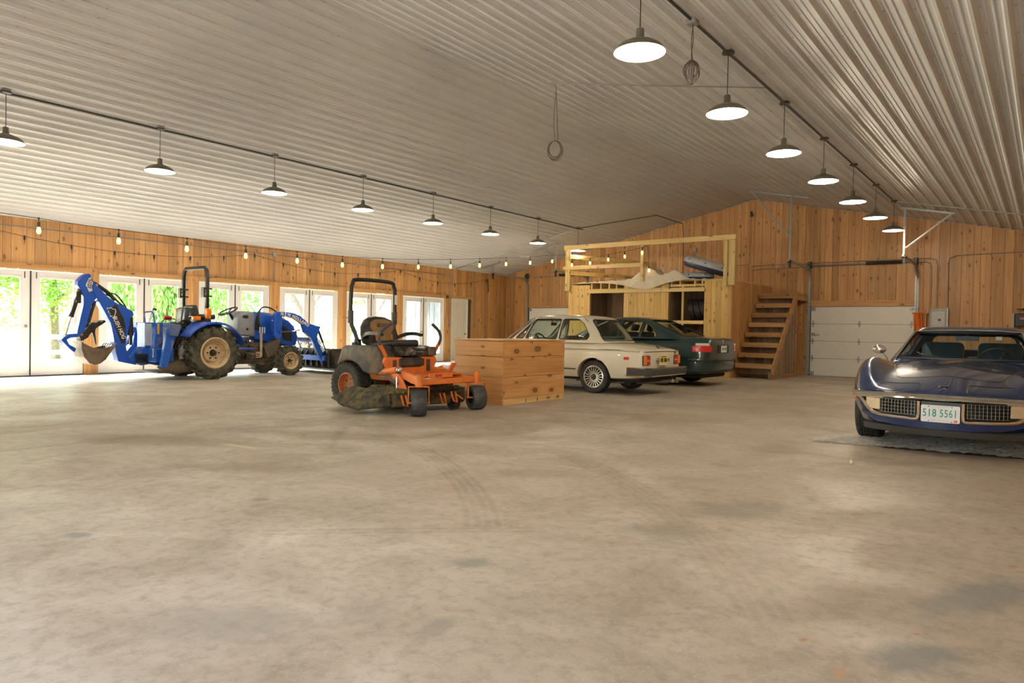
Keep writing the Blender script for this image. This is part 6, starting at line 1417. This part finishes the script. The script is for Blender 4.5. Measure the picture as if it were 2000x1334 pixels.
cav = tmp(MB().bx(.15, 2.0, -.72, .72, .42, 1.3)); cs = arches(body, ((0, .32), (2.83, .32)), .365, .9, .58)
boolean(body, cs + [cav]); kill(cav, *cs); body.data.materials.clear(); body.data.materials.append(GREENP); body.parent = c3
H3 = [(.96, -.48, 2.30, .80, .28), (1.04, -.32, 2.12, .775, .27), (1.15, -.08, 1.88, .73, .26), (1.28, .20, 1.60, .665, .25), (1.36, .38, 1.42, .615, .25), (1.40, .52, 1.30, .55, .24), (1.425, .72, 1.12, .42, .2), (1.435, .88, .98, .2, .1)]
H3i = [(.88, -.40, 2.22, .75, .28), (1.04, -.26, 2.05, .725, .27), (1.15, -.03, 1.82, .68, .26), (1.28, .26, 1.54, .615, .25), (1.35, .46, 1.36, .555, .25), (1.385, .72, 1.12, .42, .2)]
cabin(c3, house(H3, 1.4), house(H3i, 1.38), [[(.50, .99), (.46, 1.30), (.30, 1.22), (.14, 1.04), (.17, .99)], [(1.02, .99), (.56, .99), (.52, 1.325), (.70, 1.345), (.98, 1.35)], [(1.90, .99), (1.08, .99), (1.06, 1.35), (1.35, 1.335), (1.60, 1.20)]],
      [(-.66, 1.0), (.66, 1.0), (.55, 1.34), (-.55, 1.34)], [(-.64, 1.03), (.64, 1.03), (.54, 1.36), (-.54, 1.36)], (1.2, 2.6), (-.7, .50), GREENP, TGLASS2)
for s in (-1, 1):
    for x in (0, 2.83): car_wheel(c3, x, s * .765, .32, .21, .205, s, 10, ALLOY, .03)
    # tail lamp, wrapped round the corner
    pts = [Vector(p) for p in ((-.69, .872), (-.75, .860), (-.84, .834), (-.93, .796), (-.985, .720), (-.999, .655))]
    def lamp3(P, z0, z1, tuck, mt, nm):
        R_ = []
        for i, p in enumerate(P):
            t_ = P[min(i + 1, len(P) - 1)] - P[max(i - 1, 0)]; n_ = Vector((-t_.y, t_.x)).normalized()
            if n_.x > 0 or n_.y < -.2: n_ = -n_
            q = lambda d, z: Vector((p.x + n_.x * d, s * (p.y + n_.y * d), z))
            R_.append([q(.016, z0), q(.018, (z0 + z1) / 2), q(.016 - tuck, z1), q(-.05, z1), q(-.05, z0)])
        MB().rings(R_).build(nm, mt, c3, smooth=40)
    lamp3(pts, .715, .838, .006, REDL, 'tail_lamp'); lamp3(pts[1:5], .84, .892, .03, plain('clear lens', (.75, .66, .50), .2, var=.1), 'turn_lamp')
    MB().tube([(-.68, s * .905, .60), (.3, s * .912, .60), (2.4, s * .912, .60)], 0, sq=(.006, .012), up=(0, 0, 1)).build('rub_strip', GREENP, c3)
    MB().tube([(.16, s * .785, .985), (.12, s * .775, 1.04), (.30, s * .70, 1.235), (.48, s * .655, 1.33), (.75, s * .635, 1.365), (1.3, s * .635, 1.36)], .008, n=6).build('window_trim', TRIMB, c3)
    MB().bx(-.03, .16, s * .895, s * .915, .79, .82).build('door_handle', GREENP, c3, smooth=0, bevel=.006).location = (.25, 0, 0)
P = [(-.62, -.885), (-.88, -.86), (-1.02, -.70), (-1.075, -.4), (-1.085, 0), (-1.075, .4), (-1.02, .70), (-.88, .86), (-.62, .885)]
MB().rings([[Vector((x + dx * .6, y * (1 - dx * .2), z)) for dx, z in ((.10, .30), (.02, .36), (0, .45), (0, .52), (.03, .575))] + [Vector((x + .2, y * .75, z)) for z in (.575, .30)] for x, y in P]).build('bumper', GREENP, c3, smooth=45)
MB().tube([(x - .004, y * 1.005, .535) for x, y in P], 0, sq=(.008, .016), up=(0, 0, 1)).build('bumper_strip', TRIMB, c3); MB().tube([(x + .05, y * .95, .31) for x, y in P], 0, sq=(.03, .02), up=(0, 0, 1)).build('valance', TRIMB, c3)
pl = MB().bx(-1.022, -1.012, -.155, .155, .70, .84).build('license_plate', plain('white plate', (.72, .72, .60), .5, var=.05), c3, smooth=0, bevel=.004)
for y in (-.10, -.05, .04, .09): MB().bx(-1.025, -1.022, y - .017, y + .017, .745, .80).build('plate_mark', plain('green figures', (.08, .16, .10), .5), pl, smooth=0)
MB().bx(-1.013, -.99, -.30, .30, .685, .86).build('plate_recess', TRIMB, c3, smooth=0, bevel=.01)
rd = MB().lathe([(.001, .01), (.036, .006), (.038, 0)], (-1.0, 0, .925), (-1, 0, .12), 18).build('roundel', PWHITE, c3)
MB().lathe([(.001, .012), (.028, .011)], (-1.0, 0, .925), (-1, 0, .12), 18).build('roundel_centre', TRIMB, rd)
MB().bx(-.8, 3.4, -.68, .68, .17, .30).build('underbody', UNDER, c3, smooth=0, bevel=.03)
seat_(c3, 1.25, .37, .60, DARKIN, .5, .52, -18); seat_(c3, 1.25, -.37, .60, DARKIN, .5, .52, -18); seat_(c3, .45, .37, .60, DARKIN, .6, .46, -22); seat_(c3, .45, -.37, .60, DARKIN, .6, .46, -22)
MB().bx(1.75, 2.0, -.68, .68, .6, .95).build('dashboard', DARKIN, c3, smooth=0, bevel=.05, seg=2); MB().bx(.2, 2.0, -.70, .70, .40, .44).build('floor_pan', DARKIN, c3, smooth=0)

# ------------------------------------------------------------------ dark blue sports car
cv = thing('sports_car', 'dark blue long nosed sports car with chrome front bumper at right', 'car', (-.77, 10.91, 0), radians(-90))
SV = [(-1.12, [(0, .45), (.60, .45), (.72, .50), (.76, .60), (.74, .72), (.66, .78), (.5, .80), (.25, .81), (0, .81)]),
      (-.6, [(0, .22), (.7, .22), (.82, .35), (.87, .58), (.84, .80), (.74, .885), (.55, .88), (.3, .87), (0, .87)]),
      (0, [(0, .2), (.7, .2), (.84, .32), (.88, .55), (.85, .80), (.75, .90), (.60, .885), (.3, .88), (0, .88)]),
      (.7, [(0, .2), (.68, .2), (.78, .3), (.83, .53), (.79, .76), (.73, .82), (.6, .835), (.3, .835), (0, .835)]),
      (1.5, [(0, .2), (.68, .2), (.78, .3), (.83, .53), (.80, .73), (.74, .80), (.62, .815), (.3, .845), (0, .855)]),
      (2.0, [(0, .2), (.68, .2), (.80, .3), (.85, .53), (.835, .77), (.745, .845), (.60, .785), (.34, .805), (0, .835)]),
      (2.45, [(0, .2), (.68, .2), (.82, .3), (.872, .53), (.85, .78), (.735, .865), (.575, .765), (.33, .765), (0, .805)]),
      (2.85, [(0, .2), (.68, .2), (.80, .3), (.862, .52), (.825, .73), (.70, .80), (.55, .715), (.31, .715), (0, .75)]),
      (3.15, [(0, .22), (.64, .22), (.76, .31), (.83, .51), (.78, .65), (.67, .705), (.52, .66), (.30, .655), (0, .68)]),
      (3.36, [(0, .25), (.58, .25), (.70, .33), (.78, .49), (.745, .575), (.63, .605), (.48, .60), (.28, .60), (0, .61)]),
      (3.44, [(0, .27), (.55, .27), (.66, .34), (.75, .48), (.71, .545), (.60, .56), (.45, .56), (.26, .56), (0, .565)])]
BEND = .36
def bendv(v):
    t = min(1, max(0, (v.x - 2.45) / 1.0)); return v.x - BEND * t ** 1.4 * (abs(v.y) / .8) ** 2.3
def xb(y): return 3.47 - BEND * (abs(y) / .8) ** 2.3
lb = loft_body(SV, 6, 5, bendv); body = lb.build('body', NAVYP, cv, smooth=60); body.parent = None
me = body.data; bvh = BVHTree.FromPolygons([v.co.copy() for v in me.vertices], [tuple(p.vertices) for p in me.polygons])
cav = tmp(MB().bx(.35, 1.50, -.60, .60, .35, 1.2)); cs = arches(body, ((0, .33), (2.489, .33)), .375, .9, .52)
boolean(body, cs + [cav]); kill(cav, *cs); body.data.materials.clear(); body.data.materials.append(NAVYP); body.parent = cv
def onb(x, y, lift=.0):
    h = bvh.ray_cast(Vector((x, y, 2)), Vector((0, 0, -1))); return (h[0] + h[1] * lift) if h[0] else Vector((x, y, .8))
HV = [(.80, .02, 1.66, .735, .16), (.86, .06, 1.56, .70, .16), (.98, .16, 1.38, .63, .15), (1.10, .27, 1.19, .565, .14), (1.165, .33, 1.10, .53, .14), (1.20, .40, 1.03, .49, .14), (1.217, .50, .95, .42, .14), (1.225, .64, .82, .2, .08)]
HVi = [(.72, .10, 1.58, .69, .16), (.86, .12, 1.48, .66, .16), (.98, .21, 1.31, .59, .15), (1.10, .32, 1.13, .525, .14), (1.15, .40, 1.03, .48, .14), (1.175, .52, .93, .4, .13)]
cabin(cv, house(HV, 1.2), house(HVi, 1.17), [[(1.36, .855), (.42, .855), (.48, 1.13), (1.06, 1.135)]], [(-.655, .85), (.655, .85), (.515, 1.145), (-.515, 1.145)], [(-.50, .93), (.50, .93), (.43, 1.12), (-.43, 1.12)], (.85, 2.0), (-.4, .45), NAVYP, TGLASS)
MB().tube([(1.60, -.66, .84), (1.135, -.53, 1.150), (1.165, -.3, 1.168), (1.175, 0, 1.172), (1.165, .3, 1.168), (1.135, .53, 1.150), (1.60, .66, .84)], 0, sq=(.012, .012), up=(1, 0, 1)).build('windshield_frame', CHROME, cv, smooth=0)
MB().tube([(.98, 0, 1.212), (.45, 0, 1.214)], 0, sq=(.004, .02), up=(0, 1, 0)).build('roof_bar', TRIMB, cv)
for s in (-1, 1):
    for x in (0, 2.489): car_wheel(cv, x, s * .735, .335, .225, .195, s, 8, CHROME, .03, grooves=5, slots=60)
    mr = MB().tube([(1.40, s * .77, .80), (1.41, s * .80, .86), (1.42, s * .84, .905)], .008, n=6).build('mirror_stalk', CHROME, cv)
    MB().ball((1.44, s * .86, .935), (.035, .075, .055), 14, 10).build('mirror_shell', CHROME, cv)
    # panel gaps on hood and lamp doors
    def gap(pts, nm='panel_gap', r=.0035): MB().tube([onb(x, y, .0) for x, y in pts], r, n=5).build(nm, TRIMB, cv)
    gap([(1.62, s * .60)] + [(1.7 + .1 * i, s * (.60 - .0012 * i * i)) for i in range(12)] + [(2.90, s * .445), (2.95, s * .42)] + [(2.98 + .002 * i, s * (.39 - .039 * i)) for i in range(11)])
    L = rpoly([(3.19, .19), (3.40, .19), (3.30, .55), (3.13, .55)], .05, 4); L.append(L[0])
    gap([(x, s * y) for a, b_ in zip(L[:-1], L[1:]) for x, y in (a, ((a[0] + b_[0]) / 2, (a[1] + b_[1]) / 2))] + [(L[0][0], s * L[0][1])])
    # grille, lamp, chrome surround
    bk2 = MB().grid(lambda u, v: Vector((xb(.17 + .53 * u) - .028, s * (.17 + .53 * u), .345 + .155 * v)), 12, 2).build('grille_back', TRIMB, cv)
    for i in range(11):
        y = .205 + .029 * i; MB().bx(xb(y) - .03, xb(y) + .002, s * y - .002, s * y + .002, .365, .498).build('grille_bar', GRILL, bk2, smooth=0)
    for j in range(5):
        z = .37 + .0315 * j; MB().tube([(xb(.195 + .31 * i / 6) + .0, s * (.195 + .31 * i / 6), z) for i in range(7)], 0, sq=(.012, .0018), up=(0, 0, 1)).build('grille_bar', GRILL, bk2, smooth=0)
    MB().rings([[Vector((xb(y) + dx, s * y, z)) for dx, z in ((-.05, .385), (.006, .385), (.006, .495), (-.05, .495))] for y in (.515, .56, .61, .655)]).build('parking_lamp', plain('frosted lens', (.62, .50, .33), .25, var=.15), cv, smooth=0, bevel=.006)
    MB().tube(crom([(xb(.175) + .02, s * .175, .50), (xb(.175) + .02, s * .175, .36), (xb(.19) + .02, s * .20, .335), (xb(.26) + .015, s * .26, .335)], 5), .016, n=8).build('grille_post', CHROME, cv)
    MB().tube(crom([(xb(.24) + .015, s * .24, .335), (xb(.40) + .01, s * .40, .338), (xb(.55) + .01, s * .55, .348), (xb(.62), s * .62, .385), (xb(.68), s * .68, .45), (xb(.745) + .0, s * .745, .515)], 5), .017, n=8).build('grille_surround', CHROME, cv)
    MB().box((xb(.76) - .02, s * .765, .49), (.05, .02, .05), (0, 0, s * .6)).build('marker_lamp', AMBER, cv, bevel=.006)
    sc_ = MB().box((.80, s * .30, .62), (.5, .48, .2)).build('seat', BLUEIN, cv, bevel=.06, seg=3); MB().box((.52, s * .30, .83), (.14, .46, .42), (0, radians(-22), 0)).build('seat_back', BLUEIN, sc_, bevel=.06, seg=3)
    for j, (dx, dz) in enumerate(((.012, 0), (-.012, .004))): MB().beam(onb(3.30 + 0, .0, .004) + Vector((-.012 * s, -.04, 0)), onb(3.30, .0, .004) + Vector((.012 * s, .04, .004)), .010, .006).build('flag_emblem', CHROME, cv, smooth=0)
ys_ = [-.80 + 1.60 * i / 32 for i in range(33)]
MB().rings([[Vector((xb(y) + dx, y, z - .02 * (abs(y) / .8) ** 2)) for dx, z in ((-.03, .505), (.022, .508), (.042, .522), (.030, .535), (.036, .548), (.012, .565), (-.03, .567))] for y in ys_]).build('bumper', CHROME, cv, smooth=30)
MB().rings([[Vector((xb(y) + dx, y, z)) for dx, z in ((-.08, .235 + .09 * (abs(y) / .7) ** 4), (-.01, .25 + .09 * (abs(y) / .7) ** 4), (.0, .33 + .03 * (abs(y) / .7) ** 4), (-.08, .34))] for y in [-.70 + 1.40 * i / 28 for i in range(29)]]).build('valance', NAVYP, cv, smooth=40)
MB().rings([[Vector((xb(y) + dx, y, z)) for dx, z in ((-.10, .185), (-.04, .185), (-.005, .245), (-.08, .255))] for y in [-.68 + 1.36 * i / 20 for i in range(21)]]).build('chin_spoiler', RBR, cv, smooth=40)
MB().bx(3.40, 3.455, -.165, .165, .30, .50).build('plate_recess', TRIMB, cv, smooth=0)
pl = MB().prism(rpoly([(-.1525, .318), (.1525, .318), (.1525, .472), (-.1525, .472)], .015, 3), 'x', 3.482, 3.487).build('license_plate', plain('plate white', (.72, .74, .77), .45, var=.03), cv, smooth=0)
GRN = plain('plate green', (.0, .27, .19), .5, var=.02); PALE = plain('pale print', (.52, .57, .56), .5)
fr = lambda y, z: frame((3.4885, y, z), (0, 1, 0), (0, 0, 1))
text('518', .098, GRN, pl, 'plate_figures', fr(-.085, .398), sx=.70, bold=.0006, ext=.0012, spacing=1.12); text('5561', .098, GRN, pl, 'plate_figures', fr(.064, .398), sx=.66, bold=.0006, ext=.0012, spacing=1.10)
text('NEW HAMPSHIRE', .019, PALE, pl, 'plate_state', fr(0, .334), ext=.0008); text('LIVE FREE OR DIE', .014, PALE, pl, 'plate_motto', fr(0, .460), ext=.0008)
MB().bx(3.487, 3.489, .108, .133, .325, .346).build('sticker', plain('red sticker', (.75, .08, .05), .5), pl, smooth=0)
for y, z in ((-.09, .46), (.09, .46), (-.09, .328), (.09, .328)): MB().cyl((3.486, y, z), (3.489, y, z), .005, n=8).build('bolt_hole', TRIMB, pl)
MB().bx(-1.0, 3.1, -.62, .62, .16, .28).build('underbody', UNDER, cv, smooth=0, bevel=.03); MB().bx(.4, 1.5, -.6, .6, .33, .37).build('floor_pan', DARKIN, cv, smooth=0)
MB().bx(1.25, 1.52, -.62, .62, .55, .82).build('dashboard', BLUEIN, cv, smooth=0, bevel=.05, seg=2); wheel_steer(cv, (1.12, .30, .80), (-.9, 0, .4), .19)
MB().box((1.02, 0, 1.085), (.03, .23, .055)).cyl((1.02, 0, 1.1), (1.0, 0, 1.16), .01, n=6).build('mirror', BLUEIN, cv, bevel=.012)
MB().bx(1.10, 1.105, .28, .34, 1.07, 1.11).build('inspection_sticker', PWHITE, cv, smooth=0)
for s, y in ((1, .1), (-1, -.2)): MB().tube([(1.60, .05 + s * .25, .862), (1.53, y + .45 * s * .5, .90), (1.50, y + s * .25, .915)], .006, n=5).build('wiper', TRIMB, cv)

# ------------------------------------------------------------------ plastic sheet under the sports car
def film():
    mt, nd, lk, b = nt('crinkled plastic film'); geo = N(nd, 'ShaderNodeNewGeometry')
    n1 = N(nd, 'ShaderNodeTexNoise', ins={'Scale': 9, 'Detail': 8, 'Roughness': .75, 'Distortion': 1.5}); lk.new(geo.outputs['Position'], n1.inputs['Vector'])
    b.inputs['Base Color'].default_value = (.80, .78, .72, 1); b.inputs['Roughness'].default_value = .10; b.inputs['Alpha'].default_value = .5
    bp = N(nd, 'ShaderNodeBump', ins={'Strength': 1.0, 'Distance': .03}); lk.new(n1.outputs[0], bp.inputs['Height']); lk.new(bp.outputs[0], b.inputs['Normal']); return mt
from mathutils import noise as mnoise
c0, c1, c2_, c3_ = Vector((-1.95, 7.56)), Vector((.62, 7.98)), Vector((.7, 9.7)), Vector((-1.28, 9.2))
def sheet(lift, sc):
    def f(u, v):
        p = c0.lerp(c1, u).lerp(c3_.lerp(c2_, u), v); return Vector((p.x, p.y, lift + sc * max(0, .55 - 1.1 * abs(mnoise.fractal(Vector((p.x * 6, p.y * 9, lift * 99)), .8, 2.2, 5)))))
    return f
sh = thing('plastic_sheet', 'crinkled plastic sheet on the floor under the nose of the sports car', 'sheet', (0, 0, 0))
MB().grid(lambda u, v: Vector(((q := c0.lerp(c1, .26 + .74 * u).lerp(c3_.lerp(c2_, .1 + .9 * u), v)).x, q.y, .003)), 12, 6).build('dark_mat', plain('dark mat', (.035, .032, .03), .45, var=.3, scale=6, bump=.2), sh, fix=False)
MB().grid(sheet(.006, .04), 170, 110).build('clear_film', film(), sh, smooth=0, fix=False)
pb = MB().lathe([(.001, .03), (.008, .028), (.011, .012), (.012, 0), (.001, 0)], (-1.32, 6.55, .0), n=10).build('bottle_cap', plain('small white cap', (.7, .62, .45), .5)); tag(pb, 'tiny pale cap lying on the bare floor before the plastic sheet', 'cap')
bpy.context.view_layer.update()
